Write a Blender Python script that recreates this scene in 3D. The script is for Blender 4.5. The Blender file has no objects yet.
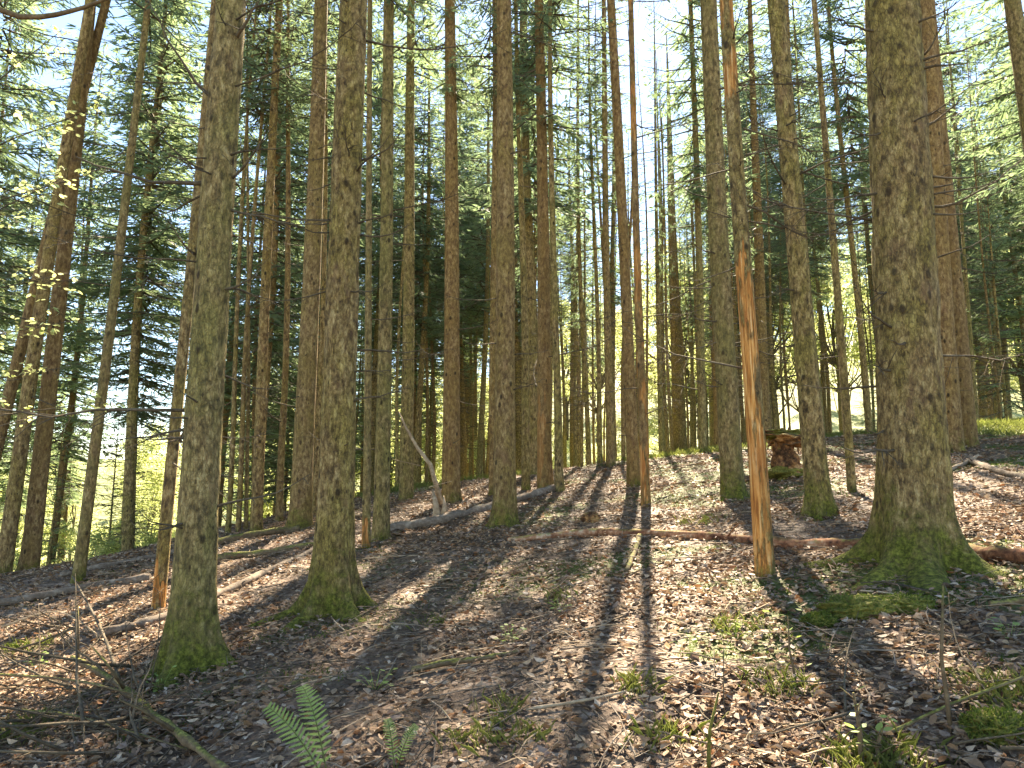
import bpy, math, random
import numpy as np
from mathutils import Vector, Matrix

random.seed(11)
R = math.radians
sc = bpy.context.scene
col = sc.collection
rng = np.random.default_rng(5)

# ------------------------------------------------------------------ camera model
F = 720.0
TILT = R(7.5)
CAM = Vector((0.0, 0.0, 1.6))
cam_d = bpy.data.cameras.new("camera")
cam_d.sensor_width = 36.0
cam_d.lens = 36.0 * F / 1024.0
cam_d.clip_start = 0.05
cam_d.clip_end = 3000
cam = bpy.data.objects.new("camera", cam_d)
cam.location = CAM
cam.rotation_euler = (R(90) + TILT, 0, 0)
col.objects.link(cam)
sc.camera = cam

# ------------------------------------------------------------------ noise + terrain
def _hash(ix, iy, seed):
    h = (ix.astype(np.int64) * 374761393 + iy.astype(np.int64) * 668265263 + seed * 974711) & 0x7fffffff
    h = ((h ^ (h >> 13)) * 1274126177) & 0x7fffffff
    return ((h ^ (h >> 16)) & 0xffff) / 65535.0

def vnoise(x, y, seed=0):
    x = np.asarray(x, float); y = np.asarray(y, float)
    ix = np.floor(x); iy = np.floor(y)
    fx = x - ix; fy = y - iy
    fx = fx * fx * (3 - 2 * fx); fy = fy * fy * (3 - 2 * fy)
    a = _hash(ix, iy, seed); b = _hash(ix + 1, iy, seed)
    c = _hash(ix, iy + 1, seed); d = _hash(ix + 1, iy + 1, seed)
    return (a * (1 - fx) + b * fx) * (1 - fy) + (c * (1 - fx) + d * fx) * fy

def fbm(x, y, seed=0, o=4):
    s = 0; a = 0.5
    x = np.asarray(x, float); y = np.asarray(y, float)
    for k in range(o):
        s = s + a * vnoise(x, y, seed + k * 17)
        x = x * 2.03 + 3.1; y = y * 2.03 + 1.7; a *= 0.5
    return s

def ss(a, b, x):
    t = np.clip((np.asarray(x, float) - a) / (b - a), 0, 1)
    return t * t * (3 - 2 * t)

def softplus(s, k):
    return k * np.logaddexp(0, np.asarray(s, float) / k)

def terr(x, y):
    x = np.asarray(x, float); y = np.asarray(y, float)
    yc = 19.5 - 7.0 * (1 - ss(-8.5, -3.0, x))
    over = softplus(y - yc, 0.8)
    ye = np.maximum(y - over, -25)
    xe = 16 * np.tanh(x / 16.0)
    z = 0.125 * xe + 0.09 * ye - 0.02
    fall = -0.035 - 0.2 * (1 - ss(-10, -2.5, x)) + 0.05 * ss(3, 9, x)
    z = z + fall * 32 * np.tanh(over / 32.0)
    hill = 30 - 15 * (1 - ss(-60, 5, x)) + 6 * ss(20, 120, x)
    z = z + hill * ss(62, 190, y)
    d = np.hypot(x, y)
    z = z + 0.10 * (fbm(x * 0.45, y * 0.45, 3, 3) - 0.44) + 0.13 * (fbm(x * 1.7, y * 1.7, 9, 4) - 0.44) * (1 - ss(25, 60, d))
    return z

def zt(x, y):
    return float(terr(x, y))

CT, ST = math.cos(TILT), math.sin(TILT)
def ray(px, py):
    a = (px - 512) / F; b = (384 - py) / F
    return Vector((a, CT - b * ST, ST + b * CT))

def at(px, py, tmax=60):
    """point of the ground seen at a place of the photo (smoothed ray march)"""
    d = ray(px, py)
    t = np.linspace(1.0, tmax, 4000)
    z = CAM.z + d.z * t - terr(d.x * t, d.y * t)
    k = int(np.argmax(z < 0)) if (z < 0).any() else len(t) - 1
    if k == 0: k = len(t) - 1
    p = Vector((d.x * t[k], d.y * t[k], 0)); p.z = zt(p.x, p.y)
    return p

# ------------------------------------------------------------------ mesh helpers
class MB:
    def __init__(self):
        self.v = []; self.f = []; self.m = []; self.s = []
    def tube(self, pts, rad, seg=6, mat=0, cap=True, smooth=True):
        pts = [Vector(p) for p in pts]
        n = len(pts); o = len(self.v)
        up = Vector((0.13, 0.21, 0.97))
        for i, p in enumerate(pts):
            t = (pts[min(i + 1, n - 1)] - pts[max(i - 1, 0)]).normalized()
            a = t.cross(up)
            if a.length < 0.05: a = t.cross(Vector((1, 0.1, 0)))
            a.normalize(); b = t.cross(a)
            r = rad[i] if hasattr(rad, '__len__') else rad
            for k in range(seg):
                w = 2 * math.pi * k / seg
                self.v.append(p + (a * math.cos(w) + b * math.sin(w)) * r)
        for i in range(n - 1):
            for k in range(seg):
                k2 = (k + 1) % seg
                self.f.append((o + i * seg + k, o + i * seg + k2, o + (i + 1) * seg + k2, o + (i + 1) * seg + k))
                self.m.append(mat); self.s.append(smooth)
        if cap:
            self.f.append(tuple(o + k for k in range(seg))[::-1]); self.m.append(mat); self.s.append(False)
            self.f.append(tuple(o + (n - 1) * seg + k for k in range(seg))); self.m.append(mat); self.s.append(False)
    def poly(self, pts, mat=0, smooth=False):
        o = len(self.v)
        self.v += [Vector(p) for p in pts]
        self.f.append(tuple(range(o, o + len(pts)))); self.m.append(mat); self.s.append(smooth)
    def mesh(self, name, mats):
        me = bpy.data.meshes.new(name)
        me.from_pydata([tuple(v) for v in self.v], [], self.f)
        for m in mats: me.materials.append(m)
        me.polygons.foreach_set('material_index', self.m)
        me.polygons.foreach_set('use_smooth', self.s)
        me.update()
        return me

def np_mesh(name, verts, faces, mats, midx=None, smooth=False):
    """verts (n,3); faces list of (m,k) arrays"""
    me = bpy.data.meshes.new(name)
    verts = np.asarray(verts, np.float32)
    me.vertices.add(len(verts)); me.vertices.foreach_set('co', verts.ravel())
    loops = np.concatenate([f.ravel() for f in faces]).astype(np.int32)
    tot = np.concatenate([np.full(len(f), f.shape[1], np.int32) for f in faces])
    start = np.concatenate([[0], np.cumsum(tot)[:-1]]).astype(np.int32)
    me.loops.add(len(loops)); me.loops.foreach_set('vertex_index', loops)
    me.polygons.add(len(tot)); me.polygons.foreach_set('loop_start', start)
    try: me.polygons.foreach_set('loop_total', tot)
    except Exception: pass
    for m in mats: me.materials.append(m)
    if midx is not None: me.polygons.foreach_set('material_index', midx.astype(np.int32))
    me.polygons.foreach_set('use_smooth', np.full(len(tot), smooth))
    me.update(calc_edges=True); me.validate()
    return me

def link(name, me, parent=None, loc=(0, 0, 0), rot=(0, 0, 0), scale=(1, 1, 1)):
    o = bpy.data.objects.new(name, me)
    o.location = loc; o.rotation_euler = rot; o.scale = scale
    if parent is not None: o.parent = parent
    col.objects.link(o)
    return o

def tag(o, label=None, cat=None, group=None, kind=None):
    if label: o['label'] = label
    if cat: o['category'] = cat
    if group: o['group'] = group
    if kind: o['kind'] = kind
    return o

def thing(name, loc, label, cat, group=None, rz=0):
    return tag(link(name, None, None, loc, (0, 0, rz)), label, cat, group)

# ------------------------------------------------------------------ materials
class NT:
    def __init__(self, name):
        self.m = bpy.data.materials.new(name); self.m.use_nodes = True
        self.t = self.m.node_tree; self.t.nodes.clear()
    def n(self, typ, ins=None, **kw):
        nd = self.t.nodes.new(typ)
        for k, v in kw.items(): setattr(nd, k, v)
        for k, v in (ins or {}).items():
            s = nd.inputs[k]
            if isinstance(v, bpy.types.NodeSocket): self.t.links.new(v, s)
            else: s.default_value = v
        return nd
    def math(self, op, a, b=0.0, c=0.0, clamp=False):
        return self.n('ShaderNodeMath', {0: a, 1: b, 2: c}, operation=op, use_clamp=clamp).outputs[0]
    def mix(self, fac, a, b, blend='MIX'):
        nd = self.n('ShaderNodeMix', data_type='RGBA', blend_type=blend)
        for idx, v in ((0, fac), (6, a), (7, b)):
            s = nd.inputs[idx]
            if isinstance(v, bpy.types.NodeSocket): self.t.links.new(v, s)
            else: s.default_value = v if idx == 0 else (tuple(v) + (1,))[:4]
        return nd.outputs[2]
    def ramp(self, fac, stops, interp='LINEAR'):
        nd = self.n('ShaderNodeValToRGB', {0: fac})
        cr = nd.color_ramp; cr.interpolation = interp
        while len(cr.elements) < len(stops): cr.elements.new(0.5)
        for e, (p, c) in zip(cr.elements, stops):
            e.position = p; e.color = (tuple(c) + (1,))[:4] if hasattr(c, '__len__') else (c, c, c, 1)
        return nd.outputs[0]
    def mapr(self, v, a, b, c=0.0, d=1.0):
        return self.n('ShaderNodeMapRange', {0: v, 1: a, 2: b, 3: c, 4: d}).outputs[0]
    def out(self, sh):
        o = self.n('ShaderNodeOutputMaterial'); self.t.links.new(sh, o.inputs[0]); return self.m
    def noise(self, vec, scale, detail=4, rough=0.55):
        return self.n('ShaderNodeTexNoise', {'Vector': vec, 'Scale': scale, 'Detail': detail, 'Roughness': rough})
    def objc(self, sx=1, sy=1, sz=1):
        tc = self.n('ShaderNodeTexCoord')
        mp = self.n('ShaderNodeMapping', {'Vector': tc.outputs['Object'], 'Scale': (sx, sy, sz)})
        return tc.outputs['Object'], mp.outputs[0]
    def prop(self, name):
        return self.n('ShaderNodeAttribute', attribute_type='OBJECT', attribute_name=name).outputs['Fac']

def make_bark(name, bare=False):
    N = NT(name)
    oc, mp = N.objc(1, 1, 0.45)
    rnd = N.n('ShaderNodeObjectInfo').outputs['Random']
    off = N.n('ShaderNodeVectorMath', {0: mp, 1: N.n('ShaderNodeCombineXYZ', {0: N.math('MULTIPLY', rnd, 37.0), 1: N.math('MULTIPLY', rnd, 11.0), 2: 0.0}).outputs[0]}, operation='ADD').outputs[0]
    big = N.noise(off, 3.0, 8, 0.68).outputs[0]
    med = N.noise(off, 21, 8, 0.72).outputs[0]
    fine = N.noise(off, 70, 5, 0.7).outputs[0]
    vor = N.n('ShaderNodeTexVoronoi', {'Vector': N.n('ShaderNodeVectorMath', {0: off, 1: N.n('ShaderNodeVectorMath', {0: N.noise(off, 25, 3).outputs[1], 'Scale': 0.05}, operation='SCALE').outputs[0]}, operation='ADD').outputs[0], 'Scale': 34.0, 'Randomness': 1.0}, feature='DISTANCE_TO_EDGE').outputs[0]
    vcol = N.n('ShaderNodeTexVoronoi', {'Vector': off, 'Scale': 34.0}).outputs['Color']
    crack = N.mapr(vor, 0.0, 0.09, 0.0, 1.0)
    base = N.ramp(med, [(0.37, (0.035, 0.023, 0.012)), (0.46, (0.20, 0.13, 0.05)), (0.54, (0.40, 0.28, 0.11)), (0.63, (0.64, 0.49, 0.23))])
    # scales of slightly different brown
    base = N.mix(0.15, base, N.ramp(N.n('ShaderNodeSeparateColor', {0: vcol}).outputs[0], [(0.0, (0.16, 0.10, 0.055)), (0.5, (0.27, 0.19, 0.10)), (1.0, (0.40, 0.31, 0.19))]))
    # green algae film in patches
    alg = N.mapr(big, 0.44, 0.60, 0.0, 0.7)
    base = N.mix(alg, base, N.mix(N.mapr(N.math('ADD', N.math('MULTIPLY', med, .6), N.math('MULTIPLY', fine, .4)), .4, .6), (0.07, 0.055, 0.013), (0.46, 0.37, 0.085)))
    dk = N.mapr(N.noise(N.n('ShaderNodeMapping', {'Vector': off, 'Scale': (1, 1, 2.6)}).outputs[0], 5.0, 8, 0.72).outputs[0], 0.54, 0.64, 0.0, 0.42)
    base = N.mix(dk, base, (0.055, 0.04, 0.024))
    # reddish fresh flakes
    red = N.mapr(N.noise(off, 5.5, 4).outputs[0], 0.60, 0.72, 0.0, 0.55)
    base = N.mix(red, base, (0.27, 0.15, 0.085))
    base = N.mix(N.math('MULTIPLY', N.math('SUBTRACT', 1.0, crack), N.mapr(big, .35, .6, .1, .5)), base, (0.045, 0.033, 0.022))
    hue = N.prop('hue')
    base = N.mix(N.math('MULTIPLY', N.math('MAXIMUM', hue, 0.0), N.mapr(big, .35, .6, .5, 1.0)), base, N.mix(med, (0.14, 0.06, 0.025), (0.42, 0.22, 0.10)))
    base = N.mix(N.math('MULTIPLY', N.math('MAXIMUM', N.math('MULTIPLY', hue, -1.0), 0.0), N.mapr(big, .4, .6, .4, 1.0)), base, N.mix(med, (0.07, 0.075, 0.025), (0.34, 0.33, 0.14)))
    # knots
    kv = N.n('ShaderNodeMapping', {'Vector': off, 'Scale': (1, 1, 1.3)}).outputs[0]
    kd = N.n('ShaderNodeTexVoronoi', {'Vector': kv, 'Scale': 6.0, 'Randomness': 1.0}).outputs['Distance']
    knot = N.mapr(kd, 0.10, 0.17, 1.0, 0.0)
    kd2 = N.n('ShaderNodeTexVoronoi', {'Vector': off, 'Scale': 15.0, 'Randomness': 1.0}).outputs['Distance']
    knot2 = N.mapr(N.math('ADD', kd2, N.math('MULTIPLY', fine, .1)), 0.14, 0.22, 1.0, 0.0)
    base = N.mix(N.math('MULTIPLY', knot2, 0.8), base, (0.035, 0.024, 0.014))
    base = N.mix(N.math('MULTIPLY', knot, 0.85), base, (0.025, 0.018, 0.012))
    # per tree tint
    base = N.mix(N.mapr(rnd, 0, 1, 0.0, 0.25), base, (0.19, 0.13, 0.065))
    # moss at the foot
    z = N.n('ShaderNodeSeparateXYZ', {0: oc}).outputs[2]
    mh = N.prop('moss_height')
    mm = N.math('SUBTRACT', mh, z)
    mm = N.math('ADD', mm, N.math('MULTIPLY', N.math('SUBTRACT', N.noise(oc, 6, 7, 0.72).outputs[0], 0.5), 1.9))
    mm = N.math('ADD', mm, N.math('MULTIPLY', N.math('SUBTRACT', fine, 0.5), 0.5))
    moss = N.mapr(mm, -0.10, 0.45, 0.0, 0.92)
    mosscol = N.ramp(N.noise(oc, 26, 5, 0.7).outputs[0], [(0.36, (0.04, 0.048, 0.008)), (0.5, (0.13, 0.15, 0.02)), (0.64, (0.30, 0.31, 0.05))])
    hgt = N.math('ADD', N.math('MULTIPLY', crack, 0.25), N.math('ADD', N.math('MULTIPLY', med, 1.0), N.math('MULTIPLY', fine, 0.4)))
    if bare:
        zb0, zb1, side = N.prop('bare_from'), N.prop('bare_to'), N.prop('bare_side')
        x = N.math('SUBTRACT', N.n('ShaderNodeSeparateXYZ', {0: oc}).outputs[0], N.math('MULTIPLY', N.prop('lean'), z))
        nz = N.noise(N.n('ShaderNodeMapping', {'Vector': off, 'Scale': (1, 1, 0.35)}).outputs[0], 11, 4).outputs[0]
        nzz = N.math('MULTIPLY', N.math('SUBTRACT', nz, 0.5), 0.9)
        a = N.mapr(N.math('ADD', N.math('SUBTRACT', zb1, z), N.math('MULTIPLY', nzz, 2.0)), -0.02, 0.03, 0, 1)
        b = N.mapr(N.math('ADD', N.math('SUBTRACT', z, zb0), nzz), -0.02, 0.03, 0, 1)
        c = N.mapr(N.math('ADD', N.math('SUBTRACT', side, x), N.math('MULTIPLY', nzz, 0.35)), -0.008, 0.008, 0, 1)
        bm = N.math('MULTIPLY', N.math('MULTIPLY', a, b), c)
        pat = N.math('MULTIPLY', N.mapr(N.noise(N.n('ShaderNodeMapping', {'Vector': off, 'Scale': (1, 1, 0.6)}).outputs[0], 4.0, 6, .6).outputs[0], .52, .56), N.prop('patchy'))
        left_bark = N.mapr(N.noise(N.n('ShaderNodeMapping', {'Vector': off, 'Scale': (1, 1, 0.3)}).outputs[0], 16, 6, .65).outputs[0], .54, .60, 1.0, .2)
        bm = N.math('MULTIPLY', N.math('MULTIPLY', N.math('MAXIMUM', bm, pat), left_bark), N.prop('bare_mix'))
        grain = N.noise(N.n('ShaderNodeMapping', {'Vector': off, 'Scale': (1, 1, 0.1)}).outputs[0], 60, 4).outputs[0]
        wood = N.ramp(grain, [(0.32, (0.22, 0.07, 0.015)), (0.47, (0.52, 0.22, 0.055)), (0.57, (0.66, 0.34, 0.11)), (0.7, (0.76, 0.52, 0.27))])
        wood = N.mix(N.mapr(big, 0.45, 0.65, 0, 0.6), wood, (0.34, 0.12, 0.04))
        base = N.mix(bm, base, wood)
        hgt = N.math('MULTIPLY', hgt, N.math('SUBTRACT', 1.0, N.math('MULTIPLY', bm, 0.8)))
    base = N.mix(moss, base, mosscol)
    hgt = N.math('ADD', hgt, N.math('MULTIPLY', moss, N.noise(oc, 90, 3).outputs[0]))
    hgt = N.math('ADD', hgt, N.math('MULTIPLY', knot, 0.5))
    bump = N.n('ShaderNodeBump', {'Height': hgt, 'Strength': 1.0, 'Distance': 0.035}).outputs[0]
    bs = N.n('ShaderNodeBsdfPrincipled', {'Base Color': base, 'Roughness': 0.92, 'Normal': bump, 'Specular IOR Level': 0.2})
    return N.out(bs.outputs[0])

BARK = make_bark('spruce bark')
BARE = make_bark('bark with stripped wood', True)

def make_needles(name, c0, c1, tr0, tr1, tfac=0.4, rough=0.6):
    N = NT(name)
    oc, mp = N.objc()
    rnd = N.n('ShaderNodeObjectInfo').outputs['Random']
    nz = N.noise(oc, 1.3, 4).outputs[0]
    f = N.math('ADD', N.mapr(nz, 0.3, 0.7, 0, 0.75), N.math('MULTIPLY', rnd, 0.25))
    isl = N.n('ShaderNodeNewGeometry').outputs['Random Per Island']
    f2 = N.math('ADD', N.math('MULTIPLY', f, 0.55), N.math('MULTIPLY', isl, 0.45))
    a = N.mix(f2, c0, c1); b = N.mix(f2, tr0, tr1)
    d = N.n('ShaderNodeBsdfPrincipled', {'Base Color': a, 'Roughness': rough, 'Specular IOR Level': 0.3})
    t = N.n('ShaderNodeBsdfTranslucent', {'Color': b})
    ms = N.n('ShaderNodeMixShader', {0: tfac, 1: d.outputs[0], 2: t.outputs[0]})
    return N.out(ms.outputs[0])

NEEDLE = make_needles('spruce needles', (0.05, 0.08, 0.055), (0.12, 0.14, 0.075), (0.15, 0.25, 0.14), (0.33, 0.42, 0.19), 0.5)
NEEDLE_Y = make_needles('young spruce needles', (0.07, 0.11, 0.06), (0.15, 0.19, 0.08), (0.20, 0.32, 0.14), (0.36, 0.47, 0.20), 0.5)
LEAF = make_needles('fresh beech leaves', (0.14, 0.19, 0.04), (0.24, 0.28, 0.08), (0.52, 0.58, 0.20), (0.74, 0.76, 0.38), 0.68, 0.5)
FERN = make_needles('fern green', (0.20, 0.30, 0.08), (0.32, 0.42, 0.13), (0.36, 0.50, 0.10), (0.5, 0.62, 0.18), 0.45, 0.5)
GRASSM = make_needles('grass blades', (0.07, 0.095, 0.02), (0.19, 0.19, 0.06), (0.16, 0.22, 0.04), (0.36, 0.37, 0.11), 0.45, 0.5)
MOSSM = make_needles('moss fronds', (0.05, 0.08, 0.012), (0.12, 0.15, 0.025), (0.10, 0.16, 0.02), (0.2, 0.24, 0.04), 0.25, 0.8)

def wood_mat(name, stops, scale=30, moss=0.0, stretch=1.0):
    N = NT(name)
    oc, mp = N.objc(1, 1, 1)
    rnd = N.n('ShaderNodeObjectInfo').outputs['Random']
    n1 = N.noise(mp, scale, 5, 0.65).outputs[0]
    n2 = N.noise(mp, 3.0, 4).outputs[0]
    f = N.math('ADD', N.math('MULTIPLY', n1, 0.6), N.math('MULTIPLY', n2, 0.4))
    base = N.ramp(f, stops)
    if moss > 0:
        nz = N.n('ShaderNodeSeparateXYZ', {0: N.n('ShaderNodeNewGeometry').outputs['Normal']}).outputs[2]
        mk = N.math('ADD', N.math('MULTIPLY', nz, 0.30), N.math('ADD', N.noise(mp, 6, 7, .7).outputs[0], N.math('MULTIPLY', N.math('SUBTRACT', n1, 0.5), 0.4)))
        mk = N.mapr(mk, 0.98 - moss * 0.6, 1.2 - moss * 0.6, 0, .9)
        mc = N.ramp(N.noise(mp, 45, 4).outputs[0], [(0.33, (0.04, 0.05, 0.01)), (0.5, (0.12, 0.125, 0.022)), (0.66, (0.26, 0.25, 0.06))])
        base = N.mix(mk, base, mc)
    bump = N.n('ShaderNodeBump', {'Height': f, 'Strength': 0.7, 'Distance': 0.01}).outputs[0]
    bs = N.n('ShaderNodeBsdfPrincipled', {'Base Color': base, 'Roughness': 0.9, 'Normal': bump, 'Specular IOR Level': 0.2})
    return N.out(bs.outputs[0])

DEAD = wood_mat('dead twig wood', [(0.3, (0.035, 0.026, 0.018)), (0.5, (0.09, 0.07, 0.045)), (0.7, (0.17, 0.14, 0.09))])
LOGRED = wood_mat('rotten red brown log', [(0.36, (0.05, 0.022, 0.014)), (0.46, (0.17, 0.07, 0.035)), (0.55, (0.34, 0.17, 0.09)), (0.64, (0.52, 0.40, 0.28))], 16, 0.45)
LOGGREY = wood_mat('weathered grey log', [(0.3, (0.06, 0.045, 0.032)), (0.5, (0.17, 0.13, 0.095)), (0.7, (0.36, 0.30, 0.23))], 18, 0.22)
LOGMOSS = wood_mat('mossy branch', [(0.3, (0.05, 0.035, 0.02)), (0.5, (0.13, 0.09, 0.05)), (0.7, (0.26, 0.2, 0.12))], 22, 0.62)
PALEWOOD = wood_mat('pale splintered wood', [(0.3, (0.16, 0.10, 0.055)), (0.5, (0.36, 0.26, 0.16)), (0.7, (0.55, 0.44, 0.31))], 20)
STUMPW = wood_mat('rotten stump wood', [(0.36, (0.03, 0.018, 0.01)), (0.47, (0.12, 0.06, 0.03)), (0.55, (0.30, 0.15, 0.06)), (0.65, (0.5, 0.32, 0.16))], 12, 0.55)
MOUND = wood_mat('moss mound', [(0.36, (0.05, 0.045, 0.012)), (0.5, (0.12, 0.115, 0.025)), (0.64, (0.27, 0.24, 0.06))], 30, 0.5)

def leaf_litter_mat():
    N = NT('fallen beech leaves')
    c = N.n('ShaderNodeAttribute', attribute_type='GEOMETRY', attribute_name='leafcol').outputs['Color']
    oc, mp = N.objc()
    c2 = N.mix(N.mapr(N.noise(oc, 60, 3).outputs[0], 0.35, 0.7, 0.0, 0.4), c, (0.07, 0.04, 0.025))
    d = N.n('ShaderNodeBsdfPrincipled', {'Base Color': c2, 'Roughness': 0.6, 'Specular IOR Level': 0.2})
    t = N.n('ShaderNodeBsdfTranslucent', {'Color': c2})
    return N.out(N.n('ShaderNodeMixShader', {0: 0.15, 1: d.outputs[0], 2: t.outputs[0]}).outputs[0])
LITTER = leaf_litter_mat()

def ground_mat():
    N = NT('forest floor')
    tc = N.n('ShaderNodeTexCoord').outputs['Object']
    at_ = N.n('ShaderNodeAttribute', attribute_type='GEOMETRY', attribute_name='cover').outputs['Color']
    sep = N.n('ShaderNodeSeparateColor', {0: at_})
    mossf, grassf = sep.outputs[0], sep.outputs[1]
    warp = N.n('ShaderNodeVectorMath', {0: tc, 1: N.n('ShaderNodeVectorMath', {0: N.noise(tc, 14, 3).outputs[1], 'Scale': 0.06}, operation='SCALE').outputs[0]}, operation='ADD').outputs[0]
    v = N.n('ShaderNodeTexVoronoi', {'Vector': warp, 'Scale': 17.0})
    vr = N.n('ShaderNodeSeparateColor', {0: v.outputs['Color']}).outputs[0]
    v2 = N.n('ShaderNodeTexVoronoi', {'Vector': warp, 'Scale': 31.0})
    vr2 = N.n('ShaderNodeSeparateColor', {0: v2.outputs['Color']}).outputs[1]
    f = N.math('ADD', N.math('MULTIPLY', vr, 0.6), N.math('MULTIPLY', vr2, 0.4))
    leaf = N.ramp(f, [(0.0, (0.05, 0.03, 0.02)), (0.35, (0.16, 0.095, 0.058)), (0.6, (0.28, 0.185, 0.12)), (0.85, (0.42, 0.31, 0.22)), (1.0, (0.52, 0.42, 0.32))])
    soil = N.ramp(N.noise(tc, 55, 5, 0.7).outputs[0], [(0.3, (0.03, 0.02, 0.013)), (0.6, (0.10, 0.068, 0.044)), (0.8, (0.19, 0.14, 0.09))])
    base = N.mix(N.mapr(N.noise(tc, 3.0, 5, 0.65).outputs[0], 0.38, 0.56, 0.85, 0.15), soil, leaf)
    mcol = N.ramp(N.noise(tc, 38, 5, 0.7).outputs[0], [(0.3, (0.035, 0.045, 0.008)), (0.55, (0.09, 0.11, 0.02)), (0.8, (0.17, 0.18, 0.05))])
    mm = N.mapr(N.math('ADD', mossf, N.math('MULTIPLY', N.math('SUBTRACT', N.noise(tc, 9, 5, 0.7).outputs[0], 0.5), 1.2)), 0.45, 0.62, 0, 0.9)
    base = N.mix(mm, base, mcol)
    gcol = N.ramp(N.noise(tc, 6, 6, 0.7).outputs[0], [(0.3, (0.15, 0.18, 0.05)), (0.6, (0.27, 0.29, 0.10)), (0.8, (0.40, 0.38, 0.17))])
    base = N.mix(N.mapr(N.math('ADD', grassf, N.math('MULTIPLY', N.math('SUBTRACT', N.noise(tc, 4, 4).outputs[0], 0.5), 0.6)), 0.35, 0.65), base, gcol)
    h = N.math('ADD', N.math('MULTIPLY', v.outputs['Distance'], 1.2), N.math('ADD', N.math('MULTIPLY', vr, 0.7), N.noise(tc, 45, 4).outputs[0]))
    bump = N.n('ShaderNodeBump', {'Height': h, 'Strength': 1.0, 'Distance': 0.02}).outputs[0]
    bs = N.n('ShaderNodeBsdfPrincipled', {'Base Color': base, 'Roughness': 0.75, 'Normal': bump, 'Specular IOR Level': 0.25})
    return N.out(bs.outputs[0])

# ------------------------------------------------------------------ ground sheet
def axis(lo, hi, fine_lo, fine_hi, step, grow=1.16):
    a = list(np.arange(fine_lo, fine_hi + 1e-6, step))
    s = step; x = a[-1]
    while x < hi: s *= grow; x += s; a.append(x)
    s = step; x = a[0]; b = []
    while x > lo: s *= grow; x -= s; b.append(x)
    return np.array(b[::-1] + a)

def moss_mask(x, y):
    m = fbm(x * 0.55 + 4, y * 0.55, 21, 4)
    m = ss(0.45, 0.62, m) * (1 - .6 * np.exp(-((x - 1.3) ** 2 + (y - 5.6) ** 2) / 1.1 ** 2))
    # more moss on the right half and along the crest
    w = 0.45 + 0.55 * ss(-.2, .8, x / np.maximum(y, 1) * 4)
    m = m * np.clip(w, 0, 1)
    return np.maximum(m, .85 * ss(.42, .55, fbm(x * .9, y * .9, 33, 4)) * ss(10.5, 14, y) * ss(-.5, 1.5, x))

def grass_mask(x, y):
    g = ss(0.42, 0.5, fbm(x * 0.2, y * 0.2, 41, 3)) * ss(16, 19.5, y) * 0.75
    g = np.maximum(g, ss(20, 30, y) * (1 - ss(5, 9, x)) * 0.55)
    g = np.maximum(g, ss(52, 66, y))
    g = np.maximum(g, (1 - ss(-9, -6.5, x)) * ss(13, 14.5, y))
    g = np.maximum(g, ss(9.6, 10.6, x) * ss(14.0, 15.2, y) * (1 - ss(26, 32, y)))
    return g

gx = axis(-420, 420, -9, 9, 0.11)
gy = axis(-60, 620, 1.2, 20.5, 0.11)
X, Y = np.meshgrid(gx, gy)
Z = terr(X, Y)
nx, ny = len(gx), len(gy)
idx = np.arange(nx * ny).reshape(ny, nx)
quads = np.stack([idx[:-1, :-1], idx[:-1, 1:], idx[1:, 1:], idx[1:, :-1]], -1).reshape(-1, 4)
me = np_mesh('ground', np.stack([X, Y, Z], -1).reshape(-1, 3), [quads], [ground_mat()], smooth=True)
ca = me.color_attributes.new('cover', 'FLOAT_COLOR', 'POINT')
cc = np.zeros((nx * ny, 4), np.float32); cc[:, 0] = moss_mask(X, Y).ravel(); cc[:, 1] = grass_mask(X, Y).ravel(); cc[:, 3] = 1
ca.data.foreach_set('color', cc.ravel())
ground = tag(link('ground', me), 'forest floor of fallen leaves sloping up to a crest', 'ground', kind='structure')

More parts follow.
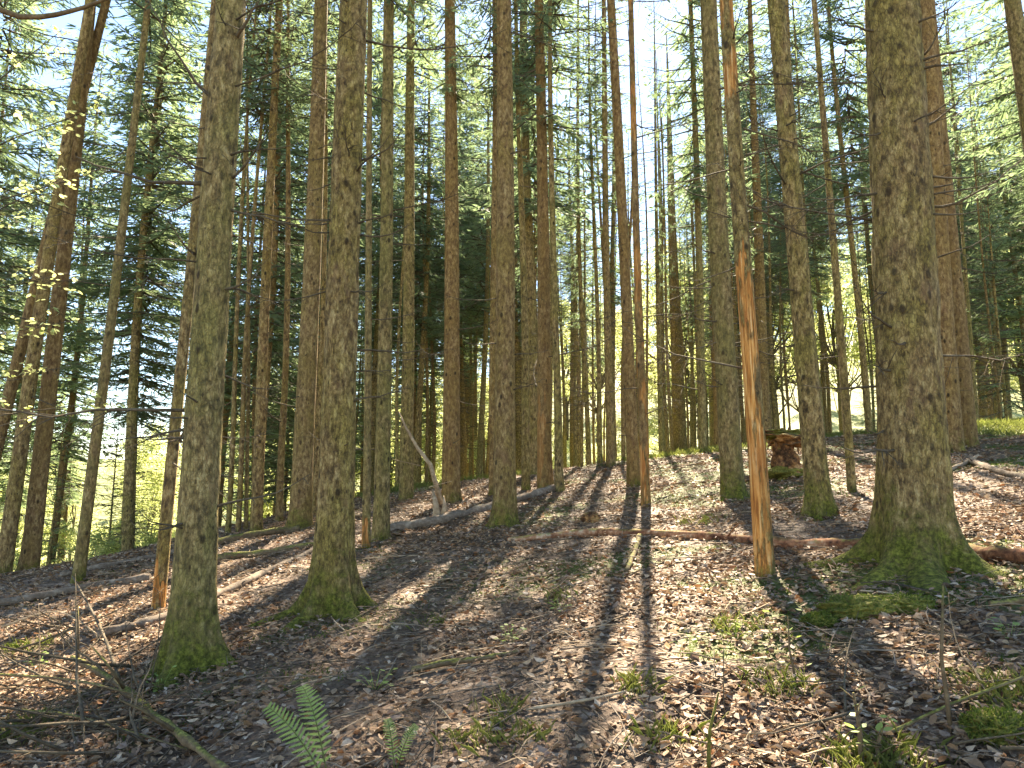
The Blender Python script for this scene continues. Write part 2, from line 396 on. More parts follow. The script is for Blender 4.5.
# ------------------------------------------------------------------ spruce parts
def trunk_mesh(name, H, r0, lean=(0, 0), flare=0.35, nroot=5, seed=0, seg=20, mat=BARK, sway=0.04, top=None, reach=0.0, low=-0.35):
    rr = random.Random(seed)
    hs = [low, low * 0.55, -0.12, -0.04, 0.03, 0.1, 0.18, 0.28, 0.4, 0.55, 0.75, 1.0]
    h = 1.0; Htop = top or H
    step = 0.11 if seg >= 60 else 0.28 if seg >= 24 else 0.7
    while h < Htop - step:
        h += step; hs.append(h)
        if h > 8.5: step = 1.3
    hs.append(Htop)
    th = np.linspace(0, 2 * np.pi, seg, endpoint=False)
    roots = [(2 * math.pi * (k + rr.uniform(-.25, .25)) / nroot, rr.uniform(0.35, 1.15), rr.uniform(0.16, 0.36)) for k in range(nroot)] if nroot else []
    A = np.zeros(seg)
    for a0, amp, wd in roots:
        d = np.angle(np.exp(1j * (th - a0)))
        A = np.maximum(A, amp * np.exp(-(d / wd) ** 2))
    ph = rr.uniform(0, 6.28); ph2 = rr.uniform(0, 6.28)
    V = []
    for h in hs:
        t = max(h, 0) / H
        r = r0 * max((1 - t), 0.02) ** 0.75
        hh = max(h, -0.3)
        fl = flare * r0 * (0.22 * np.exp(-max(hh, 0) / 0.5) + A * (1.0 + reach * .6) * (.75 * math.exp(-max(hh, -0.06) / 0.12) + .35 * math.exp(-max(hh, 0) / .34)))
        if hh < 0: fl = fl + r0 * flare * A * (1.6 + reach * 2.5) * min(-hh, 0.2) * 4
        nz = np.array([fbm(math.cos(a) * 1.6 + 9 + seed, h * 2.2 + math.sin(a) * 1.6, seed, 3) for a in th]) - 0.44 if seg >= 20 else 0
        rad = r * (1 + 0.10 * nz) + fl
        if seg >= 60: rad = rad + .030 * r0 / .2 * (np.array([fbm(a * 4.5 + seed, h * 7.0, seed + 5, 4) for a in np.minimum(th, 2 * np.pi - th)]) - .44)
        cx = lean[0] * max(h, 0) + sway * (math.sin(h * 0.35 + ph) - math.sin(ph)) * min(1, max(h, 0) / 3)
        cy = lean[1] * max(h, 0) + sway * (math.sin(h * 0.31 + ph2) - math.sin(ph2)) * min(1, max(h, 0) / 3)
        V.append(np.stack([cx + rad * np.cos(th), cy + rad * np.sin(th), np.full(seg, h)], -1))
    n = len(hs)
    V = np.concatenate(V)
    ii = np.arange(n * seg).reshape(n, seg)
    q = np.stack([ii[:-1], np.roll(ii[:-1], -1, 1), np.roll(ii[1:], -1, 1), ii[1:]], -1).reshape(-1, 4)
    capf = ii[-1][None, :]
    return np_mesh(name, V, [q, capf], [mat], smooth=True)

def crown_mesh(name, H, Rr, seed, whorl=0.55, nb=5, dens=1.0, droop=0.25, leafmat=NEEDLE, twig=0.34, width=0.055, pw=0.75, low=0.5, fade=0.0, reps=3):
    """spruce crown: whorls of drooping branches hung with flat needle twigs; z from 0 (lowest live branch) to H (tip)"""
    r = np.random.default_rng(seed)
    wb = MB()
    quads = []
    z = 0.0
    while z < H - 0.25:
        t = z / H
        for b in range(nb):
            if r.random() > 0.88: continue
            az = r.uniform(0, 2 * np.pi)
            L = Rr * (1 - t) ** pw * r.uniform(0.55, 1.1) * (low + (1 - low) * min(1, t * 5)) + 0.15
            up = (-0.15 + 0.75 * t) + r.uniform(-.12, .12)
            dirh = np.array([math.cos(az), math.sin(az), 0]); side = np.array([-math.sin(az), math.cos(az), 0])
            n = max(4, int(L / 0.16))
            s = np.linspace(0, 1, n)
            zz = z + r.uniform(-.2, .2)
            P = dirh[None] * (L * s)[:, None] + side[None] * (0.12 * L * r.uniform(-1, 1) * s ** 2)[:, None]
            P[:, 2] = zz + L * (up * s - droop * s ** 1.6 + 0.22 * s ** 4)
            wb.tube([P[0], P[n // 2], P[-1]], [0.012 + 0.008 * L, 0.008 + .003 * L, 0.003], 3, 0, False)
            for k in range(1, n):
                for sg in (-1, 1):
                    for rep in range(reps):
                        if r.random() > dens * 0.8 * max(.12, 1 - fade * t): continue
                        tl = twig * (1.15 - 0.75 * s[k]) * r.uniform(0.55, 1.25)
                        f = r.uniform(0.25, 0.9)
                        d = dirh * f + side * sg * (1 - 0.35 * f) + np.array([0, 0, -r.uniform(0.0, 0.75)])
                        if k == n - 1: d = dirh + side * sg * 0.3 + np.array([0, 0, r.uniform(-.3, .2)])
                        d /= np.linalg.norm(d)
                        nrm = np.cross(d, r.normal(size=3) * 0.7 + np.array([0, 0, 1.0]))
                        nrm /= np.linalg.norm(nrm) + 1e-9
                        w = width * r.uniform(0.6, 1.25)
                        p0 = P[k] + r.normal(size=3) * 0.02
                        quads.append((p0, p0 + d * tl * 0.45 + nrm * w * .5, p0 + d * tl, p0 + d * tl * 0.4 - nrm * w * .5))
        z += whorl * r.uniform(0.7, 1.3)
    Q = np.array(quads).reshape(-1, 3)
    wv = np.array([tuple(v) for v in wb.v]); wf = np.array(wb.f, int)
    qf = np.arange(len(Q)).reshape(-1, 4) + len(wv)
    mi = np.concatenate([np.zeros(len(wf)), np.ones(len(qf))])
    return np_mesh(name, np.concatenate([wv, Q]), [wf, qf], [DEAD, leafmat], mi)

CROWNS = [crown_mesh('spruce_crown', 14.0, rad, 100 + k, whorl=0.42, nb=7, dens=de, twig=.50, width=.040, low=.75, reps=5) for k, (rad, de) in enumerate([(2.6, .8), (2.3, .85), (2.9, .75), (2.4, .8), (2.1, .9)])]
THIN = [crown_mesh('thin_spruce_crown', 14.0, 2.1, 140 + k, whorl=0.6, nb=5, dens=0.75, twig=.46, width=.038, low=.8, reps=5, fade=1.9) for k in range(4)]
BAREC = [crown_mesh('bare_spruce_crown', 14.0, 1.9, 150 + k, whorl=0.7, nb=5, dens=0.55, twig=.46, width=.038, low=.9, fade=2.2, reps=4) for k in range(2)]
YOUNG = [crown_mesh('young_spruce_crown', 9.0, 2.3, 160 + k, whorl=0.36, nb=5, dens=0.62, droop=0.12, leafmat=NEEDLE_Y, twig=0.38, width=0.030, low=1.0, pw=0.9, reps=3) for k in range(3)]

def branch_path(r, L, droop):
    n = 7; pts = []
    y = 0; z = 0; cy = r.uniform(-.25, .25); cz = r.uniform(-.1, .12)
    for i in range(n):
        s = i / (n - 1)
        pts.append(Vector((L * s * (1 - .1 * abs(cy) * s), L * (cy * s * s + r.uniform(-.012, .012)), L * (cz * s - droop * s * s + .18 * s ** 4 + r.uniform(-.012, .012)))))
    return pts

def dead_branch_mesh(seed, L, ntw, r0):
    r = random.Random(seed)
    mb = MB()
    pts = branch_path(r, L, r.uniform(-.05, .25))
    mb.tube(pts, [r0 * (1 - .82 * i / 6) for i in range(7)], 5)
    for k in range(ntw):
        s = r.uniform(.2, .95); i = min(5, int(s * 6)); f = s * 6 - i
        p = pts[i].lerp(pts[i + 1], f)
        d = Vector((r.uniform(.4, 1), r.choice((-1, 1)) * r.uniform(.4, 1), r.uniform(-.7, .2))).normalized()
        l = L * r.uniform(.10, .34) * (1.1 - s * .6)
        q = p + d * l * .5 + Vector((0, 0, -l * .04)); e = p + d * l + Vector((r.uniform(-.1, .1) * l, 0, -l * .15))
        mb.tube([p, q, e], [r0 * .38, r0 * .28, r0 * .12], 3)
        for u in range(r.randint(0, 3)):
            g = q.lerp(e, r.random()); dd = (d + Vector((r.uniform(-.8, .8), r.uniform(-.8, .8), r.uniform(-.6, .3)))).normalized()
            mb.tube([g, g + dd * l * .4], [r0 * .2, r0 * .08], 3)
    return mb.mesh('dead_branch', [DEAD])

LONGB = [dead_branch_mesh(200 + k, 1.6 + .25 * k, 7 + k * 2, 0.018) for k in range(6)]
SHORTB = [dead_branch_mesh(230 + k, 0.28 + .12 * k, k, 0.013) for k in range(6)]

def twig_skirt(seed, z0, z1, n, L):
    """the many thin dead twigs under the live crown of a far spruce"""
    r = random.Random(seed); mb = MB()
    for k in range(n):
        z = r.uniform(z0, z1); az = r.uniform(0, 6.28); l = L * r.uniform(.35, 1.1)
        d = Vector((math.cos(az), math.sin(az), r.uniform(-.25, .15))); sd = Vector((-d.y, d.x, 0))
        p = Vector((0, 0, z)); m = p + d * l * .55 + Vector((0, 0, .02)); e = p + d * l + sd * l * r.uniform(-.2, .2) + Vector((0, 0, -l * .12))
        mb.tube([p, m, e], [.011, .008, .003], 3, 0, False)
        for q in range(5):
            g = m.lerp(e, r.uniform(-.6, 1)); s = r.choice((-1, 1))
            mb.tube([g, g + (d * .6 + sd * s * r.uniform(.4, 1) + Vector((0, 0, r.uniform(-.5, .1)))) * l * .22], [.005, .002], 3, 0, False)
    return mb.mesh('dead_twigs', [DEAD])
SKIRTS = [twig_skirt(300 + k, 2.2, 11.0, 105, 1.6) for k in range(4)]

# ------------------------------------------------------------------ measured spruces
# (base px, base py, px of the axis at the top edge, width px, flare, roots, moss, branches(short,long), mat, label)
G = 'tall spruces of the near stand'
SPEC = [
 (189, 668, 231, 37, 1.25, 7, .45, (26, 5), 'thick spruce with mossy foot at the lower left, nearest big trunk', {'reach': .5, 'limbs': [(212, 180, 75, 155, .02), (218, 105, 148, 2, .016), (205, 172, 150, 122, .01), (232, 40, 262, -6, .02), (196, 255, 170, 222, .012), (232, 178, 268, 128, .014), (222, 290, 262, 268, .012)]}),
 (331, 612, 358, 34, 1.0, 6, .40, (24, 4), 'thick spruce with spreading mossy roots, next right of the nearest big trunk', {'reach': .9, 'limbs': [(362, 160, 405, 130, .013), (342, 155, 335, 120, .012), (360, 235, 410, 225, .011), (345, 232, 290, 222, .010)]}),
 (917, 566, 892, 60, .75, 7, .48, (30, 5), 'thickest spruce on the right with moss covered roots crossing the red log', {'reach': .9, 'limbs': [(915, 130, 962, 98, .016), (893, 128, 848, 128, .012), (897, 112, 872, 70, .013), (880, 30, 826, 10, .014), (930, 208, 1022, 160, .014), (897, 222, 918, 168, .013), (898, 366, 874, 365, .018), (893, 288, 872, 290, .014), (885, 430, 866, 428, .01), (925, 55, 950, 2, .012)]}),
 (505, 526, 502, 21, .7, 5, .32, (8, 3), 'straight dark spotted spruce in the middle of the slope, mossy at its foot', {}),
 (733, 498, 708, 21, .5, 5, .40, (10, 16), 'green grey spruce close behind the orange stripped trunk', {'limbs': [(722, 200, 672, 178, .014), (728, 255, 686, 238, .016), (726, 320, 680, 310, .014), (722, 340, 675, 345, .012), (728, 385, 690, 378, .012), (715, 130, 668, 118, .010), (738, 300, 790, 285, .01)]}),
 (820, 514, 771, 21, 1.0, 6, .35, (20, 6), 'spruce leaning left with flared foot beside the rotten stump', {'limbs': [(785, 205, 750, 188, .016), (795, 345, 762, 340, .012), (780, 130, 752, 118, .012), (790, 205, 830, 196, .012), (800, 290, 770, 280, .012)]}),
 (765, 574, 730, 18, .15, 3, .05, (6, 7), 'thin dead spruce with orange wood stripped bare down its left side', {'bare': (-1, 2.65, 0.012), 'patchy': .85}),
 (852, 492, 818, 8, .3, 4, .12, (8, 8), 'very thin dark spruce pole right of the leaning flared spruce', {}),
 (646, 506, 629, 9, .2, 3, .05, (6, 5), 'thin reddish dead spruce with stripped orange foot', {'bare': (-1, 0.9, 0.02), 'patchy': .8}),
 (634, 486, 611, 12, .4, 4, .22, (8, 4), 'dark straight spruce just left of the thin reddish dead one', {}),
 (680, 452, 665, 14, .4, 5, .15, (6, 4), 'stout yellowish brown spruce standing on the crest left of the orange trunk', {}),
 (545, 491, 538, 14, .5, 5, .1, (8, 3), 'spruce with warm orange brown lower bark right of the middle', {'bare': (0.1, 1.6, -0.01), 'mix': .4}),
 (559, 492, 555, 8, .7, 4, .0, (8, 2), 'slender spruce whose foot kicks out to the right at the log end', {}),
 (526, 490, 520, 8, .3, 4, .15, (8, 2), 'slender spruce right beside the dark spotted middle spruce', {}),
 (494, 494, 490, 9, .3, 4, .15, (6, 2), 'slender spruce half hidden on the left of the dark spotted middle spruce', {}),
 (451, 502, 450, 17, .4, 5, .12, (8, 3), 'reddish brown spruce behind the leaning splintered pole', {}),
 (468, 470, 470, 13, .3, 4, .1, (6, 3), 'pale grey green spruce farther back between the reddish brown and spotted spruces', {}),
 (429, 484, 444, 6, .2, 4, .1, (8, 3), 'thin dark spruce above the top of the splintered pole', {}),
 (406, 500, 413, 13, .3, 4, .1, (8, 3), 'medium spruce left of the splintered pole', {}),
 (381, 541, 391, 15, .3, 4, .2, (8, 4), 'spruce with algae green bark at the left end of the dark log', {}),
 (366, 548, 373, 8, .2, 3, .05, (6, 3), 'thin spruce with an orange scraped foot tucked behind the root spreading spruce', {'bare': (-1, 0.35, 0.2)}),
 (300, 530, 320, 20, .45, 5, .28, (8, 5), 'medium spruce with green moss at its foot left of the root spreading spruce', {}),
 (279, 521, 292, 7, .2, 4, .1, (8, 4), 'thin dark spruce left of the medium moss footed spruce', {}),
 (256, 531, 279, 11, .3, 4, .15, (8, 4), 'slim yellowish spruce right of the nearest big trunk', {}),
 (228, 533, 262, 5, .2, 3, .1, (4, 2), 'first thin pole from the nearest big trunk in the clump on its right', {}),
 (238, 532, 268, 5, .2, 3, .1, (4, 2), 'second thin pole from the nearest big trunk in the clump on its right', {}),
 (246, 530, 252, 4, .2, 3, .1, (4, 2), 'third and thinnest pole from the nearest big trunk in the clump on its right', {}),
 (158, 610, 212, 12, .15, 3, .0, (6, 7), 'thin leaning spruce with bright orange stripped foot left of the nearest big trunk', {'bare': (-1, 0.42, 0.2), 'mix': 1.0}),
 (78, 582, 150, 11, .3, 4, .25, (6, 9), 'thin mossy spruce leaning right, alone on the left of the slope', {}),
 (30, 563, 88, 16, .4, 5, .15, (6, 6), 'reddish footed spruce at the slope edge, stoutest of the far left trio', {'D': 12.4}),
 (3, 570, 90, 14, .3, 4, .15, (6, 6), 'leaning dark spruce at the left picture edge, middle of the far left trio', {'D': 12.0}),
 (-34, 562, 108, 12, .3, 4, .1, (4, 5), 'most slanting reddish spruce at the left picture edge', {'D': 12.6}),
 (952, 452, 922, 20, .35, 5, .1, (6, 7), 'reddish brown spruce close behind the thickest right spruce', {}),
 (969, 446, 932, 15, .35, 4, .1, (6, 7), 'orange brown spruce right behind the reddish one at the light broken log', {}),
 (984, 404, 952, 12, .3, 4, .0, (6, 5), 'pale green grey spruce behind the grass on the right', {}),
 (1040, 400, 977, 12, .3, 4, .0, (6, 6), 'pale spruce leaning left above the grassy strip on the right', {}),
 (1075, 440, 1013, 20, .3, 4, .1, (6, 5), 'dark spruce trunk cut by the upper right picture corner', {}),
 (611, 466, 603, 8, .3, 4, .05, (6, 3), 'slim spruce on the crest left of the dark straight one', {}),
 (588, 463, 580, 5, .3, 4, .05, (5, 3), 'thin spruce on the crest behind the dark root clump', {}),
 (600, 464, 592, 5, .3, 4, .05, (5, 3), 'thin spruce on the crest right of the dark root clump', {}),
 (703, 452, 690, 8, .3, 4, .05, (5, 4), 'slim dark spruce on the crest behind the fallen brush', {}),
 (713, 448, 700, 7, .3, 4, .05, (5, 4), 'slim grey spruce on the crest left of the green grey spruce', {}),
 (665, 455, 655, 6, .3, 4, .05, (5, 4), 'thin spruce on the crest left of the stout yellowish one', {}),
 (762, 430, 745, 8, .3, 4, .05, (5, 4), 'spruce behind the rotten stump on its left', {}),
 (806, 440, 788, 8, .3, 4, .05, (5, 4), 'spruce behind the leaning flared spruce, half hidden by it', {}),
 (316, 515, 324, 6, .3, 4, .05, (5, 3), 'thin pale spruce between the medium moss footed spruce and the root spreading spruce', {}),
]
occ = []
tree_n = 0
sun_az, sun_el = R(10), R(43)
SUN = Vector((math.sin(sun_az) * math.cos(sun_el), math.cos(sun_az) * math.cos(sun_el), math.sin(sun_el)))

# ground spots that lie in full sun in the photo: live crowns stay out of these sun paths
GLADES = [(520, 580, .5), (600, 605, .6), (610, 655, .5), (705, 590, .45), (640, 490, .7), (690, 466, 1.2), (985, 476, 1.3), (880, 462, 1.3), (1005, 432, 1.6), (780, 460, 1.0), (150, 590, .5), (290, 565, .5), (545, 518, .5), (430, 545, .35), (930, 690, .4), (60, 605, .5), (100, 690, .45)]
GL = [(at(px, py), r) for px, py, r in GLADES]
def in_glade(x, y, z0, z1, rad):
    for p, r in GL:
        for zz in np.linspace(z0, z1, 6):
            k = (zz - p.z) / SUN.z
            rr_ = rad * (1 - (zz - z0) / (z1 - z0) * .8)
            if math.hypot(p.x + SUN.x * k - x, p.y + SUN.y * k - y) < r * .6 + rr_ * .6: return True
    return False

for (bx, by, tx, w, flare, nroot, moss, (ns, nl), label, ex) in SPEC:
    P = at(bx, by)
    if 'D' in ex:
        q = ray(bx, by); P = Vector((q.x / q.y * ex['D'], ex['D'], 0)); P.z = zt(P.x, P.y)
    D = P.y * CT + (P.z - CAM.z) * ST
    d0 = ray(tx, 0); k = P.y / d0.y
    Xt, Zt = d0.x * k, CAM.z + d0.z * k
    lx = (Xt - P.x) / (Zt - P.z)
    r0 = .5 * w * D / F * 1.06
    H = 22 + (tree_n * 37 % 50) / 10.0 if r0 > .09 else 15 + (tree_n * 13 % 30) / 10
    near = D < 13.5
    seg = 84 if w > 30 else (26 if w > 14 else 14)
    root = thing('spruce_tree', P, label, 'tree', G)
    tm = trunk_mesh('trunk', H, r0, (lx, 0), flare, nroot, tree_n + 1, seg, BARE if 'bare' in ex else BARK, sway=.025 if r0 > .1 or near else .06, reach=ex.get('reach', 0))
    t = link('trunk', tm, root)
    t['moss_height'] = float(moss)
    t['hue'] = .5 if any(q in label for q in ('reddish', 'orange brown', 'warm')) else -.32 if any(q in label for q in ('green grey', 'algae', 'pale grey green', 'mossy foot at', 'leaning right')) else random.Random(tree_n * 5).uniform(-.4, .3)
    if 'bare' in ex:
        t['bare_from'], t['bare_to'], t['bare_side'] = [float(q) for q in ex['bare']]
        t['lean'] = float(lx); t['patchy'] = float(ex.get('patchy', 0)); t['bare_mix'] = float(ex.get('mix', .92))
    dead = 'dead' in label
    hb = (7.0 + (tree_n * 29 % 35) / 10) if not near else 11.0 + (tree_n * 29 % 30) / 10
    if H < 19: hb = 8.5
    if not dead:
        g = in_glade(P.x + lx * hb, P.y, P.z + hb, P.z + H, 2.0)
        cm = (BAREC[tree_n % 2] if bx > 640 else THIN[tree_n % 4]) if g else CROWNS[tree_n % 5] if D > 17 else THIN[tree_n % 4]
        s = (H - hb) / 14.0
        wd = (.62 if g else 1.0) * min(1.1, .6 + r0 * 1.9)
        link('crown', cm, root, (lx * hb, 0, hb), (0, -math.atan(-lx) * 1, tree_n * 1.7), (wd, wd, s))
    rr = random.Random(tree_n)
    vis = CAM.z + .75 * D - P.z      # height where the top of the picture crosses this tree
    top = min(hb, vis + .5)
    for kk in range(ns + nl):
        lo = kk >= ns
        z = rr.uniform(1.3 if lo else .7, top); az = rr.uniform(0, 6.28)
        if lo and near: az = rr.choice((rr.uniform(-.9, .9), math.pi + rr.uniform(-.9, .9)))
        rt = r0 * (1 - z / H) ** .75
        m = rr.choice(LONGB if lo else SHORTB)
        sc_ = rr.uniform(.6, 1.15) * (1 if lo else .7 + r0) * (.8 if r0 < .1 else 1)
        if near and lo: sc_ *= .72
        link('dead_branch', m, root, (lx * z + math.cos(az) * rt * .75, math.sin(az) * rt * .75, z), (rr.uniform(-.4, .4), rr.uniform(-.3, .25), az), (sc_,) * 3)
    for (x0, y0, x1, y1, rb) in ex.get('limbs', ()):
        u = P.y / ray(x0, y0).y; v = (P.y - .25) / ray(x1, y1).y
        a = CAM + ray(x0, y0) * u; b = CAM + ray(x1, y1) * v
        br = random.Random(x0 * 7 + y0); L = (b - a).length; mb = MB()
        pts = [a.lerp(b, i / 7) + Vector((0, 0, -.10 * L * math.sin(math.pi * i / 7))) + Vector((br.uniform(-.015, .015), br.uniform(-.03, .03), br.uniform(-.015, .015))) * L for i in range(8)]
        pts = [p - a for p in pts]
        mb.tube(pts, [rb * (1 - .78 * i / 7) for i in range(8)], 6)
        for q in range(int(4 + L * 5)):
            sq = br.uniform(.15, .98) * 7; i = min(6, int(sq)); p = pts[i].lerp(pts[i + 1], sq - i)
            dd = ((b - a).normalized() * br.uniform(.2, 1) + Vector((br.uniform(-.6, .6), br.uniform(-.6, .6), br.uniform(-.8, .5)))).normalized() * br.uniform(.05, .28)
            mb.tube([p, p + dd * .6, p + dd + Vector((0, 0, -.02))], [rb * .3, rb * .22, rb * .1], 4)
        link('dead_branch', mb.mesh('dead_branch', [DEAD]), root, a - P)
    occ.append((P.x, P.y)); tree_n += 1

# ------------------------------------------------------------------ the farther stand: shared trunks, crowns and twigs
FT = [trunk_mesh('trunk', 23, rr_, (0, 0), .3, 4, 500 + i, 12, BARK, sway=.08) for i, rr_ in enumerate((.085, .10, .12, .135, .155, .18))]
far = []
step = 3.3
for iy in range(0, 17):
    for ix in range(-16, 17):
        x = (ix + (iy % 2) * .5) * step + random.uniform(-.9, .9)
        y = 18.5 + iy * step + random.uniform(-.9, .9)
        if abs(x) > .74 * y + 3: continue
        px = 512 + F * x / y
        if px < 225 and random.random() > .9: continue
        if px < 520 and random.random() > .8: continue
        if 530 < px < 740 and random.random() > (.45 if y < 26 else .3): continue
        if min((x - a) ** 2 + (y - b) ** 2 for a, b in occ) < 1.6 ** 2: continue
        if x < -6 and y < 15: continue
        if 20 < y < 41 and abs(x - (13 + (y - 19) * .176)) < 1.7: continue      # open lane above the grassy strip
        if y > (36 if px < 300 else 46): 
            if px < 300 or y > 60 or random.random() > .6: continue
        if px > 780 and random.random() > .66: continue
        occ.append((x, y)); far.append((x, y, px))
THINP = [trunk_mesh('trunk', 17, rr_, (0, 0), .3, 4, 540 + i, 9, BARK, sway=.12) for i, rr_ in enumerate((.055, .07, .085))]
n_big = len(far)
for k_ in range(150):
    px = random.uniform(330, 1010) if k_ < 130 else random.uniform(660, 740)
    y = random.uniform(20, 44); x = (px - 512) / F * y
    if 20 < y < 41 and abs(x - (13 + (y - 19) * .176)) < 1.7: continue
    if min((x - a) ** 2 + (y - b) ** 2 for a, b in occ) < .8 ** 2: continue
    occ.append((x, y)); far.append((x, y, px))
for i, (x, y, px) in enumerate(far):
    z = zt(x, y)
    lab, grp = (('slim spruce far down the bright slope on the left', 'far spruces on the left slope') if px < 300 else
                ('thin spruce pole in the bright distant stand beyond the crest', 'far spruces beyond the crest') if px < 760 else
                ('distant spruce in the shaded stand on the right beyond the grass', 'far spruces on the right'))
    root = thing('spruce_tree', (x, y, z), lab, 'tree', grp, rz=random.uniform(0, 6.28))
    s = random.uniform(.82, 1.15); w = random.uniform(.85, 1.15)
    t = link('trunk', random.choice(FT if i < n_big else THINP), root, scale=(w, w, s)); t['moss_height'] = .1; t['hue'] = random.uniform(-.5, .55)
    t.rotation_euler = (random.uniform(-.02, .02), random.uniform(-.02, .02), 0)
    hb = random.uniform(5.5, 9.5) * s if y < 38 else random.uniform(9.5, 13.5) * s
    if px < 300: hb *= .85
    g = y < 34 and px > 330 and in_glade(x, y, z + hb + 3, z + 23 * s, 1.8)
    wd = random.uniform(.85, 1.15) * (.9 if g else 1.25 if (y > 27 or px < 300 or px > 900) else 1)
    link('crown', random.choice((BAREC if px > 640 else THIN) if g else THIN if i >= n_big else CROWNS), root, (0, 0, hb), (0, 0, 0), (wd, wd, (23 * s - hb) / 14.0) if i < n_big else (.32, .32, (17 * s - hb) / 14.0))
    tw = link('dead_twigs', random.choice(SKIRTS), root, (0, 0, 0), (0, 0, random.uniform(0, 6)), (random.uniform(.7, 1.2) * (1 if i < n_big else .5),) * 2 + (hb / 11.0,))
    tw['kind'] = 'stuff'

# younger spruces with live branches down to the ground
young = [(118, 26, .8, 'left'), (60, 24, .75, 'left'), (200, 36, .9, 'left'), (140, 20, .5, 'left'),
         (1008, 25, 1.0, 'right'), (1062, 30, 1.2, 'right'), (885, 33, .7, 'right'), (868, 27, .42, 'right')]
YT = trunk_mesh('trunk', 9.5, .07, (0, 0), .3, 4, 600, 8, BARK, sway=.05)
for i, (px, y, s, sd) in enumerate(young):
    x = (px - 512) / F * y
    lab = 'young feathery spruce with light green branches on the left slope' if sd == 'left' else \
          {4: 'bluish young spruce at the right edge above the grassy strip', 5: 'taller young spruce behind the bluish one at the right edge'}.get(i, 'small light green young spruce behind the thickest right trunk')
    root = thing('young_spruce', (x, y, zt(x, y)), lab, 'tree', 'young spruces on the left slope' if sd == 'left' else 'young spruces on the right', rz=i * 1.3)
    t = link('trunk', YT, root, scale=(s, s, s)); t['moss_height'] = 0.0
    link('crown', YOUNG[i % 3], root, (0, 0, .5 * s), (0, 0, 0), (s, s, s))

# ------------------------------------------------------------------ broadleaf trees and shrubs in the sun beyond
def leaf_cloud(r, centre, rad, n, size):
    c = np.asarray(centre)
    d = r.normal(size=(n, 3)); d /= np.linalg.norm(d, axis=1)[:, None]
    p = c + d * (rad * r.random(n) ** .45)[:, None] * np.array([1, 1, .7])
    a = r.normal(size=(n, 3)); a /= np.linalg.norm(a, axis=1)[:, None]
    b = np.cross(a, r.normal(size=(n, 3)) * .8 + np.array([0, 0, 1])); b /= np.linalg.norm(b, axis=1)[:, None]
    s = size * r.uniform(.6, 1.3, n)[:, None]
    return np.stack([p - a * s, p + b * s * .55, p + a * s, p - b * s * .55], 1).reshape(-1, 3)

def broadleaf(name, seed, H, Rr, n, size, base=.3):
    r = np.random.default_rng(seed); rr = random.Random(seed)
    mb = MB(); Q = []
    trunk = MB()
    pts = [Vector((rr.uniform(-.1, .1) * i, rr.uniform(-.1, .1) * i, H * .8 * i / 6 - .2)) for i in range(7)]
    trunk.tube(pts, [H * .016 * (1 - .8 * i / 6) for i in range(7)], 7)
    for k in range(34):
        t = base + (1 - base) * rr.random(); az = rr.uniform(0, 6.28)
        rad = Rr * math.sin(math.pi * min(.97, max(.12, (t - base) / (1 - base) * .85 + .12))) * rr.uniform(.45, 1.05)
        c = Vector((math.cos(az) * rad, math.sin(az) * rad, H * t))
        p0 = pts[min(6, int(t * .8 * 6))]
        trunk.tube([p0, p0.lerp(c, .5) + Vector((0, 0, -.05 * H)), c], [H * .005, H * .003, H * .001], 4)
        Q.append(leaf_cloud(r, c, Rr * rr.uniform(.22, .4), n // 34, size))
    Q = np.concatenate(Q)
    return trunk.mesh('trunk', [DEAD]), np_mesh('crown', Q, [np.arange(len(Q)).reshape(-1, 4)], [LEAF])
BL = [broadleaf('b', 700 + k, 19, 5.2, 9500, .15) for k in range(3)]
SH = [broadleaf('s', 720 + k, 3.0, 1.6, 5000, .05, .08) for k in range(3)]
k = 0
for row, (y0, n) in enumerate(((58, 9), (70, 12), (86, 14), (108, 17))):
    for i in range(n):
        px = -60 + 1150 * (i + random.uniform(.1, .9)) / n; y = y0 + random.uniform(-5, 5); x = (px - 512) / F * y
        root = thing('broadleaf_tree', (x, y, zt(x, y)), 'sunlit pale green broadleaf tree glowing behind the spruce stand', 'tree', 'sunlit broadleaf trees behind the stand', rz=k)
        s = random.uniform(.65, 1.1) * (.7 if px < 250 else 1.35 if px > 740 else 1)
        t, c = BL[k % 3]; link('trunk', t, root, scale=(s, s, s)); link('crown', c, root, scale=(s, s, s)); k += 1
for i, (px, y, s) in enumerate([(15, 20, .7), (70, 26, 1.1), (105, 21, .7), (135, 28, 1.2), (160, 22, .7), (190, 30, 1.1), (40, 34, 1.3), (220, 38, 1.3), (120, 42, 1.6), (270, 40, 1.3), (0, 44, 1.6), (420, 48, 1.3), (480, 44, 1.0), (555, 50, 1.4), (610, 46, 1.1), (660, 52, 1.4), (350, 46, 1.4)]):
    x = (px - 512) / F * y
    lab = ('fresh green shrub in the sun down the left slope', 'shrubs on the left slope') if px < 300 else ('fresh green shrub in the sun among the far spruce poles', 'shrubs among the far poles')
    root = thing('shrub', (x, y, zt(x, y)), lab[0], 'shrub', lab[1], rz=i)
    t, c = SH[i % 3]; link('stems', t, root, scale=(s,) * 3); link('foliage', c, root, scale=(s,) * 3)

# ------------------------------------------------------------------ young beech at the left edge with fresh leaves
def leaf_pair(r, p, d, size):
    d = d.normalized(); s = d.cross(Vector((0, 0, 1)) + Vector((r.uniform(-.5, .5), r.uniform(-.5, .5), 0))).normalized()
    u = s.cross(d)
    e = p + d * size; m = p + d * size * .5 - u * size * .06
    w = size * .33
    return [p, p + d * size * .3 + s * w * .85, p + d * size * .65 + s * w * .8, e, p + d * size * .65 - s * w * .8, p + d * size * .3 - s * w * .85]

